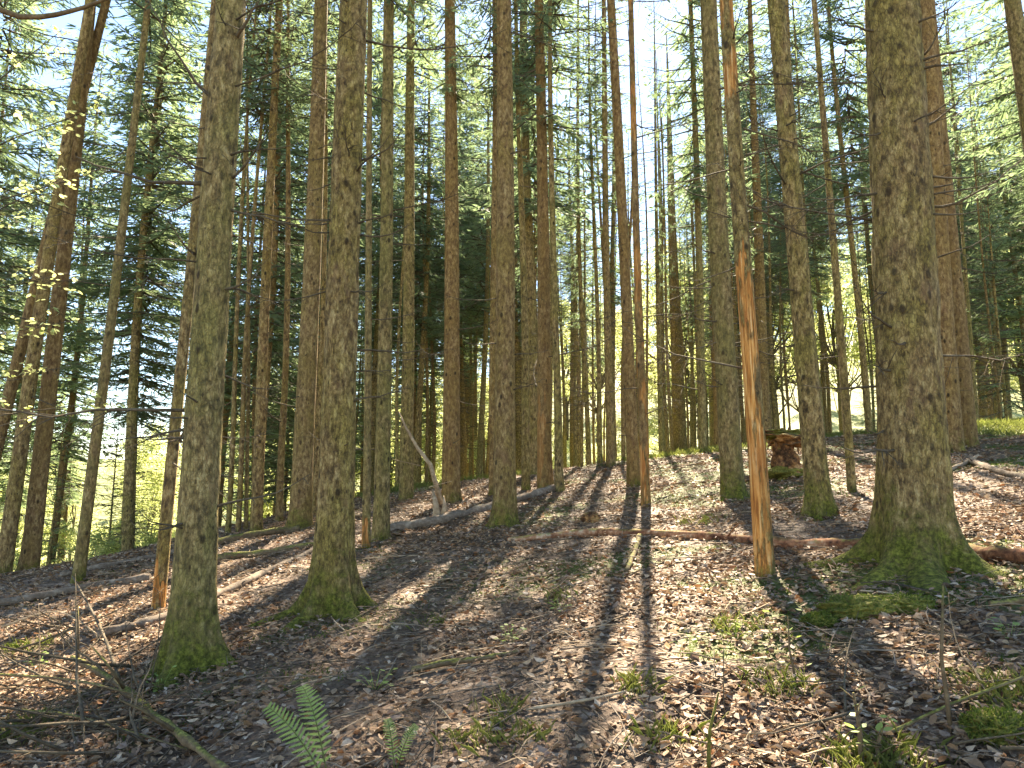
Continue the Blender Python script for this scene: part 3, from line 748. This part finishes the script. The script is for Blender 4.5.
def smooth_path(pts, n):
    res = []
    m = len(pts) - 1
    for i in range(n + 1):
        s = i / n * m; k = min(m - 1, int(s)); f = s - k
        p0 = pts[max(0, k - 1)]; p1 = pts[k]; p2 = pts[k + 1]; p3 = pts[min(m, k + 2)]
        res.append(.5 * ((2 * p1) + (p2 - p0) * f + (2 * p0 - 5 * p1 + 4 * p2 - p3) * f * f + (3 * p1 - p0 - 3 * p2 + p3) * f ** 3))
    return res

def beech(P, branches, label):
    r = random.Random(77)
    root = thing('young_beech', P, label, 'tree')
    t = MB(); t.tube([(0, 0, -.2), (.05, .02, 1.2), (0, .1, 2.6), (.15, .1, 4.2), (.2, .15, 6.0)], [.04, .035, .028, .018, .006], 8)
    link('trunk', t.mesh('trunk', [LOGMOSS]), root)
    u5 = 5.2; a5 = CAM + ray(-90, 2) * u5 - P; b5 = CAM + ray(122, -8) * u5 - P; m5 = CAM + ray(20, 17) * u5 - P
    big = MB(); pp = smooth_path([Vector((.16, .1, 4.3)), a5, m5, CAM + ray(75, 10) * u5 - P, b5], 14)
    big.tube(pp, [.03 - .0014 * i for i in range(15)], 7)
    link('branch', big.mesh('branch', [LOGMOSS]), root)
    for (z, ends, n) in branches:
        e = Vector(ends); p0 = Vector((.1, .08, z))
        b = MB(); mid = p0.lerp(e, .5) + Vector((0, 0, .12))
        pts = [p0, p0.lerp(mid, .5) + Vector((0, 0, .04)), mid, mid.lerp(e, .55), e]
        b.tube(pts, [.011, .009, .007, .005, .002], 5)
        lf = MB()
        for k in range(int(n * 2.2)):
            s = r.uniform(.2, 1) * 4; i = min(3, int(s)); q = pts[i].lerp(pts[i + 1], s - i)
            d = Vector((r.uniform(-1, 1), r.uniform(-1, 1), r.uniform(-.5, .5))).normalized()
            tp = q + d * r.uniform(.06, .3)
            b.tube([q, tp], [.003, .0012], 3)
            for j in range(r.randint(2, 4)):
                dd = Vector((r.uniform(-1, 1), r.uniform(-1, 1), r.uniform(-.7, .25)))
                lf.poly(leaf_pair(r, q.lerp(tp, r.uniform(.5, 1)), dd, r.uniform(.04, .07)))
        bo = link('branch', b.mesh('branch', [DEAD]), root)
        link('leaves', lf.mesh('leaves', [LEAF]), bo)
Pb = Vector((-5.75, 6.4, zt(-5.7, 6.4)))
beech(Pb, [(4.3, (1.75, .2, 5.3), 26), (3.8, (1.55, .5, 4.75), 20), (3.5, (1.7, -.2, 4.4), 22), (3.0, (1.5, .4, 3.7), 22), (2.6, (1.75, .1, 3.15), 16), (2.2, (1.6, .3, 2.75), 14), (1.9, (1.95, .5, 2.45), 14), (4.6, (1.3, .2, 6.1), 18)], 'young beech with fresh yellow green leaves at the left picture edge')

# ------------------------------------------------------------------ logs, sticks, stumps
def ground_path(pxs, lift=0.0):
    out = []
    for q in pxs:
        p = at(q[0], q[1]); p.z += lift + (q[2] if len(q) > 2 else 0)
        out.append(p)
    return out

def log(name, pxs, r0, r1, mat, label, cat='log', lift=None, seed=0, stubs=0, group=None, seg=14, wob=.16):
    rr = random.Random(seed + 900)
    pts = ground_path(pxs, (lift if lift is not None else r0 * .75))
    n = max(8, int(sum((a - b).length for a, b in zip(pts, pts[1:])) / .12))
    pp = smooth_path(pts, n)
    o = pp[0].copy()
    rad = [(r0 + (r1 - r0) * i / n) * (1 + rr.uniform(-wob, wob)) for i in range(n + 1)]
    pp = [p - o + Vector((rr.uniform(-1, 1), rr.uniform(-1, 1), rr.uniform(-1, 1))) * r0 * .12 for p in pp]
    mb = MB(); mb.tube(pp, rad, seg)
    # knock the tube out of round
    for i, v in enumerate(mb.v):
        ring = i // seg
        if ring <= n:
            c = pp[ring]; kf = 1 + .5 * (vnoise(v.x * 9 + ring * .7, v.y * 9 + v.z * 13, seed) - .5)
            mb.v[i] = c + (v - c) * float(kf)
    ob = tag(link(name, mb.mesh(name, [mat]), None, o), label, cat, group)
    for k in range(stubs):
        i = rr.randint(1, n - 1); d = Vector((rr.uniform(-1, 1), rr.uniform(-1, .3), rr.uniform(.2, 1))).normalized()
        s = MB(); l = rr.uniform(.1, .45)
        s.tube([(0, 0, 0), d * l * .6, d * l + Vector((0, 0, -.02))], [.012, .009, .004], 5)
        link('broken_branch', s.mesh('broken_branch', [mat]), ob, pp[i])
    return ob

log('fallen_log', [(508, 543), (600, 536), (690, 539), (790, 548), (880, 551), (960, 556), (1060, 566)], .045, .075, LOGRED, 'long thin red brown log lying across the slope behind the thickest right spruce', stubs=5, seed=1)
log('fallen_log', [(368, 538), (440, 524), (500, 508), (556, 491)], .085, .07, LOGGREY, 'dark fallen log rising to the slender spruces in the middle', stubs=3, seed=2)
log('fallen_log', [(-20, 612), (70, 594), (150, 581)], .06, .05, LOGGREY, 'grey log on the left below the lone thin mossy spruce', stubs=3, seed=3)
log('fallen_log', [(95, 640), (160, 622), (235, 590), (315, 552)], .05, .04, LOGGREY, 'pale log running behind the foot of the nearest big trunk', stubs=3, seed=4)
log('fallen_log', [(215, 562), (265, 556), (330, 545)], .06, .05, LOGMOSS, 'mossy log left of the root spreading spruce, lower of two', stubs=2, seed=5)
log('fallen_log', [(205, 549), (250, 538), (300, 532)], .07, .06, LOGMOSS, 'mossy log near the moss footed medium spruce, upper of two', stubs=2, seed=6)
log('fallen_log', [(60, 578), (140, 562), (215, 546)], .05, .045, LOGGREY, 'thin grey log along the left slope edge', stubs=2, seed=7)
log('fallen_log', [(946, 474), (962, 467), (978, 458)], .04, .03, PALEWOOD, 'pale broken log end by the reddish spruce on the right', stubs=1, seed=8)
log('fallen_log', [(970, 462), (1000, 474), (1040, 484)], .04, .045, LOGGREY, 'dark log lying in the sun at the right edge', stubs=2, seed=9)
log('mossy_stick', [(412, 674), (450, 667), (485, 662), (518, 656)], .022, .012, LOGMOSS, 'short mossy stick on the leaves in the lower middle', 'stick', seed=10, lift=.025)
log('mossy_stick', [(640, 538), (634, 556), (626, 574)], .035, .02, LOGMOSS, 'short mossy branch stub leaning off the long red log', 'stick', seed=11, lift=.02)
log('dry_stick', [(526, 714), (600, 702), (672, 684)], .009, .005, PALEWOOD, 'thin straight pale stick on the leaves in the lower middle', 'stick', seed=12, lift=.02)
log('mossy_branch', [(70, 676, .12), (110, 694, .07), (150, 722, .04), (225, 780, .02)], .016, .028, LOGMOSS, 'thick bright mossy branch in the lower left corner', 'branch', seed=13, lift=.02, stubs=5, wob=.32)
log('dead_stick', [(72, 585, .10), (98, 640, .12), (118, 688, .06)], .010, .014, DEAD, 'dark curved dead stick slanting down from the lone mossy spruce', 'stick', seed=14)
log('dead_stick', [(-10, 690, .10), (70, 700, .12), (140, 715, .1)], .010, .006, LOGMOSS, 'long slanting mossy stick above the bright mossy branch', 'stick', seed=15)
log('dead_stick', [(0, 650, .20), (55, 640, .25), (100, 650, .1)], .008, .005, PALEWOOD, 'pale twig arching over the brush at the left edge', 'stick', seed=16)
log('dead_stick', [(20, 720, .05), (75, 735, .1), (190, 758, .03)], .008, .005, LOGMOSS, 'thin stick lying under the bright mossy branch', 'stick', seed=17)
log('dead_stick', [(880, 745, .02), (950, 720, .05), (1030, 700, .1)], .009, .005, LOGMOSS, 'mossy stick among the brush in the lower right corner', 'stick', seed=18)
log('dead_stick', [(860, 596, .03), (905, 605, .05), (955, 630, .02)], .006, .004, PALEWOOD, 'thin pale twig behind the sunlit moss mound', 'stick', seed=19)
log('dead_stick', [(990, 612, .03), (1040, 610, .05)], .02, .02, LOGMOSS, 'dark stick at the right edge below the thickest spruce', 'stick', seed=20)
log('dead_stick', [(340, 562, .01), (400, 559, .03), (440, 556, .01)], .008, .005, PALEWOOD, 'thin twig on the leaves right of the root spreading spruce', 'stick', seed=21)

# scattered brush: copies of dead branches lying about, each its own stick
LIE = [dead_branch_mesh(400 + k, .9 + .2 * k, 9, .013) for k in range(5)]
BR = 'dead branches lying in the brush'
for i in range(66):
    left = i < 44
    px = random.uniform(-10, 150) if left else random.uniform(830, 1040)
    py = random.uniform(625, 765) if left else random.uniform(640, 770)
    if not left and i > 58: px, py = random.uniform(640, 900), random.uniform(455, 500)
    p = at(px, py); p.z += .04
    o = link('dead_branch', LIE[i % 5], None, p, (random.uniform(-.3, .3), random.uniform(-.55, .0) if left else random.uniform(-.25, .05), random.uniform(0, 6.28)), (random.uniform(.35, .8) * (1.25 if left else 1),) * 3)
    where = 'in the lower left brush' if left else ('in the lower right brush' if i <= 58 else 'on the sunny crest behind the orange trunk')
    tag(o, 'dead twiggy branch lying ' + where, 'branch', BR + (' left' if left else ' right' if i <= 58 else ' crest'))

# splintered leaning pole with its torn foot
Pp = at(437, 522)
root = thing('splintered_pole', Pp, 'pale splintered pole leaning left from a torn stump before the reddish brown spruce', 'broken tree')
Dp = Pp.y
mb = MB()
top = Vector(((395 - 437) / F * Dp, .25, (522 - 412) / F * Dp))
mb.tube([Vector((.06, .1, .28)), Vector((0, .12, .7)).lerp(top, .2), top * .6 + Vector((.05, .05, .12)), top * .85 + Vector((.01, 0, .03)), top], [.045, .036, .028, .02, .008], 9)
link('pole', mb.mesh('pole', [PALEWOOD]), root)
mb = MB()
mb.tube([(0, 0, -.2), (0, 0, .1), (-.03, .02, .3), (-.08, .02, .52)], [.11, .07, .045, .01], 10)
mb.tube([(.05, 0, -.1), (.12, 0, .25), (.10, .02, .42)], [.06, .035, .008], 8)
link('stump', mb.mesh('stump', [PALEWOOD]), root)
for (dx, dz, l, a) in ((-.3, .9, .5, 2.6), (-.15, .55, .4, .3)):
    mb = MB(); mb.tube([(0, 0, 0), (math.cos(a) * l, -.1, .1)], [.008, .003], 4); link('twig', mb.mesh('twig', [PALEWOOD]), root, (dx, .1, dz))

# rotten stump with overhanging slab
def blobby(name, pts, seed, mat, sub=3, amp=.25, fr=3.0):
    """ellipsoid sum displaced by noise: pts = (cx,cy,cz, rx,ry,rz)"""
    import bmesh
    bm = bmesh.new()
    cx, cy, cz, rx, ry, rz = pts
    bmesh.ops.create_icosphere(bm, subdivisions=sub, radius=1)
    for v in bm.verts:
        n = float(fbm(v.co.x * fr + seed, v.co.y * fr + v.co.z * fr * 1.3, seed, 4)) - .44
        s = 1 + amp * 2.5 * n
        v.co = Vector((cx + v.co.x * rx * s, cy + v.co.y * ry * s, cz + v.co.z * rz * s))
    me_ = bpy.data.meshes.new(name); bm.to_mesh(me_); bm.free()
    me_.materials.append(mat)
    for p in me_.polygons: p.use_smooth = True
    return me_
Ps = at(787, 477); Ds = Ps.y
root = thing('rotten_stump', Ps, 'rotten brown stump with an overhanging flat slab left of the leaning flared spruce', 'stump')
u = Ds / F
link('stump_body', blobby('stump_body', (-.01, 0, 15 * u, 11 * u, 10 * u, 28 * u), 31, STUMPW, 5, .8, 1.9), root)
link('root_foot', blobby('root_foot', (.03, 0, 1 * u, 20 * u, 14 * u, 9 * u), 17, MOUND, 5, .7, 2.4), root)
link('slab', blobby('slab', (-.05, 0, 39 * u, 22 * u, 15 * u, 6 * u), 8, STUMPW, 5, 1.1, 2.3), root, (0, 0, 0), (.05, .1, 0))
for k_, (dx_, l_) in enumerate(((-20, 9), (-13, 14), (14, 8), (22, 12), (8, 15))):
    mb = MB(); mb.tube([(0, 0, 0), (.02, -.02, -l_ * u * .6), (.01 * (k_ - 2), -.02, -l_ * u)], [.03, .02, .006], 6)
    link('hanging_root', mb.mesh('hanging_root', [STUMPW]), root, (dx_ * u, -.12, 37 * u))
link('moss_cap', blobby('moss_cap', (-.02, 0, 42 * u, 20 * u, 15 * u, 4.5 * u), 12, MOUND, 5, .6, 3.5), root)

# moss mounds and dark root clumps
for (px, py, rx, rz, lab, mt, nm) in [
    (862, 615, 34, 13, 'yellow green moss mound lying in a sun fleck below the thickest spruce', MOUND, 'moss_mound'),
    (905, 610, 30, 9, 'darker moss mound behind the sunlit one', MOUND, 'moss_mound'),
    (820, 625, 16, 7, 'small moss hump left of the sunlit mound', MOUND, 'moss_mound'),
    (569, 465, 11, 6, 'dark root clump on the crest behind the slender kicked foot spruce', STUMPW, 'root_clump'),
    (591, 522, 9, 7, 'small dark upturned root clump above the long red log', STUMPW, 'root_clump'),
    (1000, 735, 30, 14, 'moss covered hump in the lower right corner', MOUND, 'moss_mound')]:
    p = at(px, py); u = p.y / F
    o = link(nm, blobby(nm, (0, 0, rz * u * .35, rx * u, rx * u * .7, rz * u), px, mt, 5, .32, 5.5), None, p)
    tag(o, lab, 'moss' if nm == 'moss_mound' else 'root clump')
    if nm == 'moss_mound':
        rq = np.random.default_rng(px); vs = np.array([v.co[:] for v in o.data.vertices]); ns_ = np.array([v.normal[:] for v in o.data.vertices])
        kk = rq.choice(len(vs), 2600); c = vs[kk] - ns_[kk] * .003; d = ns_[kk] + rq.normal(0, .55, (2600, 3)); d[:, 2] += .3; d /= np.linalg.norm(d, axis=1)[:, None]
        sd = np.cross(d, rq.normal(size=(2600, 3))); sd /= np.linalg.norm(sd, axis=1)[:, None]
        h_ = rq.uniform(.008, .028, 2600)[:, None]
        Vb = np.stack([c - sd * .0025, c + sd * .0025, c + d * h_ * .6 + sd * .003, c + d * h_, c + d * h_ * .6 - sd * .003], 1).reshape(-1, 3)
        link('moss_fronds', np_mesh('moss_fronds', Vb, [np.arange(2600)[:, None] * 5 + np.arange(5)], [MOSSM]), o)

# ------------------------------------------------------------------ upright stems of saplings
def stem(px0, py0, px1, py1, r, mat, label, leaves=0, seed=0):
    rr = random.Random(seed); P = at(px0, py0); u = P.y / F
    root = thing('sapling', P, label, 'sapling')
    e = Vector(((px1 - px0) * u, 0.02, (py0 - py1) * u))
    mb = MB(); m = e * .5 + Vector((rr.uniform(-.02, .02), .02, 0))
    mb.tube([(0, 0, -.08), m * .5, m, e], [r, r * .9, r * .75, r * .4], 7)
    for k in range(4):
        p = e * rr.uniform(.3, .95); d = Vector((rr.uniform(-1, 1), rr.uniform(-.6, .6), rr.uniform(.1, .8))) * .09
        mb.tube([p, p + d], [r * .35, r * .12], 4)
    link('stem', mb.mesh('stem', [mat]), root)
    if leaves:
        lf = MB()
        for k in range(leaves):
            p = e * rr.uniform(.1, 1) + Vector((rr.uniform(-.1, .1), rr.uniform(-.1, .1), rr.uniform(-.02, .06)))
            lf.poly(leaf_pair(rr, p, Vector((rr.uniform(-1, 1), rr.uniform(-1, 1), rr.uniform(-.2, .4))), rr.uniform(.03, .055)))
        link('leaves', lf.mesh('leaves', [FERN]), root)
stem(952, 735, 957, 598, .011, LOGMOSS, 'tall bare mossy sapling stem right of the sunlit moss mound', 0, 1)
stem(862, 768, 860, 702, .012, LOGMOSS, 'short bare green stem at the bottom right', 6, 2)
stem(797, 684, 793, 622, .007, LOGMOSS, 'thin short stem left of the moss mounds', 8, 3)
stem(708, 775, 722, 703, .010, MOUND, 'yellow green leaning shoot at the bottom, right of the grass tuft', 0, 4)
stem(724, 716, 727, 655, .004, DEAD, 'very thin dry stem behind the yellow green shoot', 0, 5)
stem(148, 700, 153, 600, .005, DEAD, 'thin dark stem before the nearest big trunk', 0, 6)
stem(880, 770, 887, 735, .012, LOGMOSS, 'stubby forked stem beside the short green one', 8, 7)
stem(40, 690, 30, 610, .005, PALEWOOD, 'pale dry stem standing in the left brush', 0, 8)
stem(60, 545, 66, 468, .012, LOGMOSS, 'thin crooked sapling between the far left trio and the lone mossy spruce', 0, 9)

# ------------------------------------------------------------------ ferns
def fern(P, fronds, label):
    root = thing('fern', P, label, 'fern')
    for j, (ex, ey, ez, bend) in enumerate(fronds):
        rr = random.Random(j + 40)
        mb = MB(); e = Vector((ex, ey, ez)); L = e.length
        n = 20; pts = [e * (i / n) + Vector((0, 0, bend * math.sin(math.pi * i / n * .8))) for i in range(n + 1)]
        mb.tube(pts[::3] + [pts[-1]], [.0035 * (1 - .8 * i / 9) for i in range(len(pts[::3]) + 1)], 5)
        for i in range(4, n + 1):
            s = i / n; t = (pts[min(i + 1, n)] - pts[i - 1]).normalized()
            side = t.cross(Vector((.1, -.55, .83))).normalized(); nu = side.cross(t)
            pl = .17 * L * (math.sin(math.pi * min(1, (s - .08) * .93)) ** .7) * (1.02 - s * .35) + .006
            for sg in (-1, 1):
                d = (side * sg + t * .38 - nu * rr.uniform(-.1, .25)).normalized()
                w = L / n * .36
                q = 9
                for a in range(q):
                    f = a / q; c = pts[i] + d * pl * f - nu * (.12 * pl * f * f)
                    hw = w * (1 - f) ** .5 * .85
                    st = pl / q * .9
                    for s2 in (-1, 1):
                        tip = c + t * s2 * hw * 1.5 + d * st * .9
                        mb.poly([c - d * st * .45, c + t * s2 * hw * .8 - d * st * .1, tip, c + d * st * .75], 1)
        link('frond', mb.mesh('frond', [GRASSM, FERN]), root)
Pf = at(330, 790)
fern(Pf, [(-.31, .06, .30, .06), (-.20, .22, .33, .09)], 'bright green fern with arching fronds at the bottom left of the middle')
fern(at(395, 775), [(-.06, .12, .17, .05), (.08, .1, .15, .05)], 'smaller fern with two short fronds at the bottom edge')
# seedling herbs
for i, (px, py) in enumerate([(160, 690), (35, 668), (375, 690), (510, 645), (735, 640), (1010, 640), (560, 612), (690, 655)]):
    rr = random.Random(i + 60); P = at(px, py)
    mb = MB()
    for k in range(14):
        a = rr.uniform(0, 6.28); l = rr.uniform(.02, .11); z = rr.uniform(.02, .13)
        p = Vector((math.cos(a) * l, math.sin(a) * l, z)); mb.tube([(0, 0, -.02), p], [.0015, .001], 3)
        mb.poly(leaf_pair(rr, p, Vector((math.cos(a), math.sin(a), rr.uniform(-.3, .3))), rr.uniform(.03, .05)), 1)
    where = ['beside the foot of the nearest big trunk', 'in the left brush', 'below the root spreading spruce', 'on sunny leaves in the lower middle', 'in the trunk shadow at right of middle', 'at the right edge below the thickest spruce', 'at the sunny patch in the middle', 'beside the trunk shadow in the lower middle'][i]
    tag(link('seedling', mb.mesh('seedling', [FERN, FERN]), None, P), 'small green leafy seedling ' + where, 'plant')

# ------------------------------------------------------------------ leaf litter, twigs, grass, moss tufts (ground cover)
def cover_points(n, y0, y1, power, rg, side=.80, extra=1.2):
    u = rg.random(n)
    y = y0 + (y1 - y0) * u ** power
    x = (rg.random(n) * 2 - 1) * (side * y + extra)
    return x, y

def litter(n, seed):
    rg = np.random.default_rng(seed)
    x, y = cover_points(n, 1.8, 19.5, 1.25, rg)
    keep = (rg.random(n) > .5 * moss_mask(x, y)) & (rg.random(n) > grass_mask(x, y)) & (rg.random(n) < .35 + .9 * ss(.3, .5, fbm(x * .9, y * .9, 61, 3)))
    x, y = x[keep], y[keep]; n = len(x)
    z = terr(x, y) + rg.random(n) ** 2 * .035 + .004
    L = (.019 + .048 * rg.random(n) ** 1.6) * (1 + .035 * y); W = L * rg.uniform(.45, .62, n)
    az = rg.uniform(0, 2 * np.pi, n); tilt = rg.normal(0, .25, n); roll = rg.normal(0, .30, n); fold = rg.uniform(-.15, .5, n)
    d = np.stack([np.cos(az) * np.cos(tilt), np.sin(az) * np.cos(tilt), np.sin(tilt)], -1)
    s0 = np.stack([-np.sin(az), np.cos(az), np.zeros(n)], -1); up = np.cross(d, s0)
    s = s0 * np.cos(roll)[:, None] + up * np.sin(roll)[:, None]; up = np.cross(d, s)
    c = np.stack([x, y, z], -1)
    l_, w_, f_ = L[:, None], W[:, None], (W * fold)[:, None]
    curl = (L * rg.normal(0, .12, n))[:, None]
    a = c - d * l_ * .5 + up * curl; b = c + d * l_ * .5 + up * curl
    m1 = c - d * l_ * .12; 
    p = [a, c - d * l_ * .15 + s * w_ * .5 + up * f_, c + d * l_ * .22 + s * w_ * .42 + up * f_, b, c + d * l_ * .22 - s * w_ * .42 + up * f_, c - d * l_ * .15 - s * w_ * .5 + up * f_]
    V = np.stack(p, 1).reshape(-1, 3)
    k = np.arange(n)[:, None] * 6
    faces = np.concatenate([k + np.array([0, 5, 4, 3]), k + np.array([0, 3, 2, 1])])
    me_ = np_mesh('leaf_litter', V, [faces], [LITTER])
    pal = np.array([(.30, .185, .105), (.39, .26, .155), (.20, .115, .06), (.46, .335, .22), (.27, .175, .115), (.52, .41, .30), (.34, .15, .06), (.28, .20, .15), (.10, .06, .035)])
    ci = rg.choice(len(pal), n, p=[.18, .18, .13, .13, .13, .08, .04, .08, .05])
    cl = pal[ci] * rg.uniform(.75, 1.25, n)[:, None]
    cl = np.repeat(np.concatenate([cl, np.ones((n, 1))], 1), 6, 0).astype(np.float32)
    at_ = me_.color_attributes.new('leafcol', 'FLOAT_COLOR', 'POINT')
    at_.data.foreach_set('color', cl.ravel())
    return me_
tag(link('leaf_litter', litter(205000, 1)), 'brown fallen beech leaves covering the forest floor', 'leaves', kind='stuff')

def twig_litter(n, seed):
    rg = np.random.default_rng(seed)
    x, y = cover_points(n, 1.9, 19, 1.2, rg)
    L = rg.uniform(.08, .5, n) * (.6 + rg.random(n)); r = rg.uniform(.0015, .005, n) * (1 + .05 * y)
    az = rg.uniform(0, 2 * np.pi, n)
    dx, dy = np.cos(az) * L / 2, np.sin(az) * L / 2
    a = np.stack([x - dx, y - dy, terr(x - dx, y - dy) + .015 + rg.random(n) * .03], -1)
    b = np.stack([x + dx, y + dy, terr(x + dx, y + dy) + .015 + rg.random(n) * .05], -1)
    m = (a + b) / 2 + rg.normal(0, .02, (n, 3)) * np.array([1, 1, .4]); m[:, 2] += .01
    s = np.stack([-np.sin(az), np.cos(az), np.zeros(n)], -1) * r[:, None]; u = np.zeros((n, 3)); u[:, 2] = r
    rings = []
    for c, f in ((a, 1), (m, .85), (b, .5)):
        rings += [c + s * f, c - s * .5 * f + u * .87 * f, c - s * .5 * f - u * .87 * f]
    V = np.stack(rings, 1).reshape(-1, 3); k = np.arange(n)[:, None] * 9
    fs = []
    for o in (0, 3):
        for i in range(3):
            j = (i + 1) % 3
            fs.append(k + np.array([o + i, o + j, o + 3 + j, o + 3 + i]))
    return np_mesh('twig_litter', V, [np.concatenate(fs)], [LOGGREY, DEAD, PALEWOOD], np.tile(rg.choice(3, n, p=[.45, .4, .15]), 6), smooth=True)
tag(link('twig_litter', twig_litter(5200, 4)), 'small dry twigs strewn over the leaves', 'twigs', kind='stuff')

def blades(n, seed, mask, y0, y1, hmin, hmax, w, name, mat, spread, side=.8, per=9, thr=.35):
    rg = np.random.default_rng(seed)
    x, y = cover_points(n, y0, y1, 1.15, rg, side)
    keep = mask(x, y) > thr + .5 * rg.random(n) ** 2
    x, y = x[keep], y[keep]
    x = np.repeat(x, per) + rg.normal(0, spread, len(x) * per); y = np.repeat(y, per) + rg.normal(0, spread, len(y) * per); n = len(x)
    z = terr(x, y) - .005; h = rg.uniform(hmin, hmax, n); az = rg.uniform(0, 2 * np.pi, n); ln = rg.uniform(.1, .9, n)
    c = np.stack([x, y, z], -1); d = np.stack([np.cos(az) * ln, np.sin(az) * ln, np.ones(n)], -1); d /= np.linalg.norm(d, axis=1)[:, None]
    s = np.stack([-np.sin(az), np.cos(az), np.zeros(n)], -1) * (w * (1 + .05 * y) * rg.uniform(.6, 1.3, n))[:, None]
    m = c + d * (h * .6)[:, None]; e = c + d * h[:, None] + np.stack([np.cos(az), np.sin(az), -np.ones(n) * .5], -1) * (h * .3 * ln)[:, None]
    V = np.stack([c - s * .5, c + s * .5, m + s * .45, e, m - s * .45], 1).reshape(-1, 3)
    k = np.arange(n)[:, None] * 5
    return np_mesh(name, V, [k + np.array([0, 1, 2, 3, 4])], [mat])
BASES = [(o_[0], o_[1]) for o_ in occ[:12]] + [(o_[0], o_[1]) for o_ in occ[15:24]]
def moss_mask2(x, y):
    m = moss_mask(x, y) * .9
    for bx, by in BASES: m = np.maximum(m, 1.1 * np.exp(-((x - bx) ** 2 + (y - by) ** 2) / .42 ** 2))
    return m
tag(link('moss_cover', blades(16000, 7, moss_mask2, 1.9, 17, .012, .04, .006, 'moss_cover', MOSSM, .06, per=12)), 'low moss and herbs growing in patches on the floor', 'moss', kind='stuff')
tag(link('grass', blades(9000, 8, grass_mask, 10, 30, .06, .24, .008, 'grass', GRASSM, .10, side=.85, per=10)), 'sunlit green grass growing along the crest', 'grass', kind='stuff')
def tuft_mask(x, y):
    m = np.zeros_like(x)
    for px, py, r in ((497, 715, .13), (470, 742, .12), (520, 740, .1), (640, 690, .1), (430, 628, .1), (560, 600, .12), (1005, 700, .25), (880, 765, .2), (655, 742, .12), (780, 690, .15), (30, 650, .25), (10, 740, .2), (700, 520, .3), (740, 630, .15)):
        p = at(px, py); m = np.maximum(m, np.exp(-(((x - p.x) / r) ** 2 + ((y - p.y) / r) ** 2)))
    return m
tag(link('grass_tufts', blades(26000, 9, tuft_mask, 2.0, 12, .03, .13, .0022, 'grass_tufts', GRASSM, .05, per=9)), 'sparse thin grass tufts between the leaves', 'grass', kind='stuff')

# ------------------------------------------------------------------ light
world = bpy.data.worlds.new('World'); sc.world = world; world.use_nodes = True
wt = world.node_tree
bg = wt.nodes['Background']
sky = wt.nodes.new('ShaderNodeTexSky'); sky.sky_type = 'NISHITA'; sky.sun_disc = False
sky.sun_elevation = sun_el; sky.sun_rotation = sun_az
sky.air_density = 0.9; sky.dust_density = 0.05; sky.ozone_density = 3.5
wt.links.new(sky.outputs[0], bg.inputs[0]); bg.inputs[1].default_value = 0.075
sl = bpy.data.lights.new('sun', 'SUN'); sl.energy = 5.0; sl.angle = R(.7); sl.color = (1, .93, .82)
so = bpy.data.objects.new('sun', sl); col.objects.link(so)
so.rotation_euler = (-SUN).to_track_quat('-Z', 'Y').to_euler()

HAZE = False
if HAZE:
    N = NT('thin forest air')
    pv = N.n('ShaderNodeVolumePrincipled', {'Color': (.95, .96, .93, 1), 'Density': 0.0035, 'Anisotropy': 0.45})
    o = N.n('ShaderNodeOutputMaterial'); N.t.links.new(pv.outputs[0], o.inputs['Volume'])
    hb_ = MB(); xs, ys, zs = (-440, 440), (-75, 640), (-32, 62)
    c8 = [Vector((x, y, z)) for z in zs for y in ys for x in xs]
    for f in ((0, 2, 3, 1), (4, 5, 7, 6), (0, 1, 5, 4), (2, 6, 7, 3), (0, 4, 6, 2), (1, 3, 7, 5)): hb_.poly([c8[i] for i in f])
    tag(link('haze', hb_.mesh('haze', [N.m])), 'thin bright air between the far trunks', 'haze', kind='stuff')
sc.view_settings.view_transform = 'Standard'; sc.view_settings.look = 'None'
sc.view_settings.exposure = 2.82
sc.view_settings.use_white_balance = True; sc.view_settings.white_balance_temperature = 7900; sc.view_settings.white_balance_tint = 10
sc.view_settings.use_curve_mapping = False; sc.view_settings.gamma = 1.0
cy = sc.cycles
cy.max_bounces = 7; cy.diffuse_bounces = 5; cy.glossy_bounces = 2; cy.transmission_bounces = 5; cy.transparent_max_bounces = 4
cy.caustics_reflective = False; cy.caustics_refractive = False
cy.sample_clamp_indirect = 6.0
cy.use_denoising = True
try: cy.denoiser = 'OPENIMAGEDENOISE'
except Exception: pass
cy.use_adaptive_sampling = True; cy.adaptive_threshold = 0.015
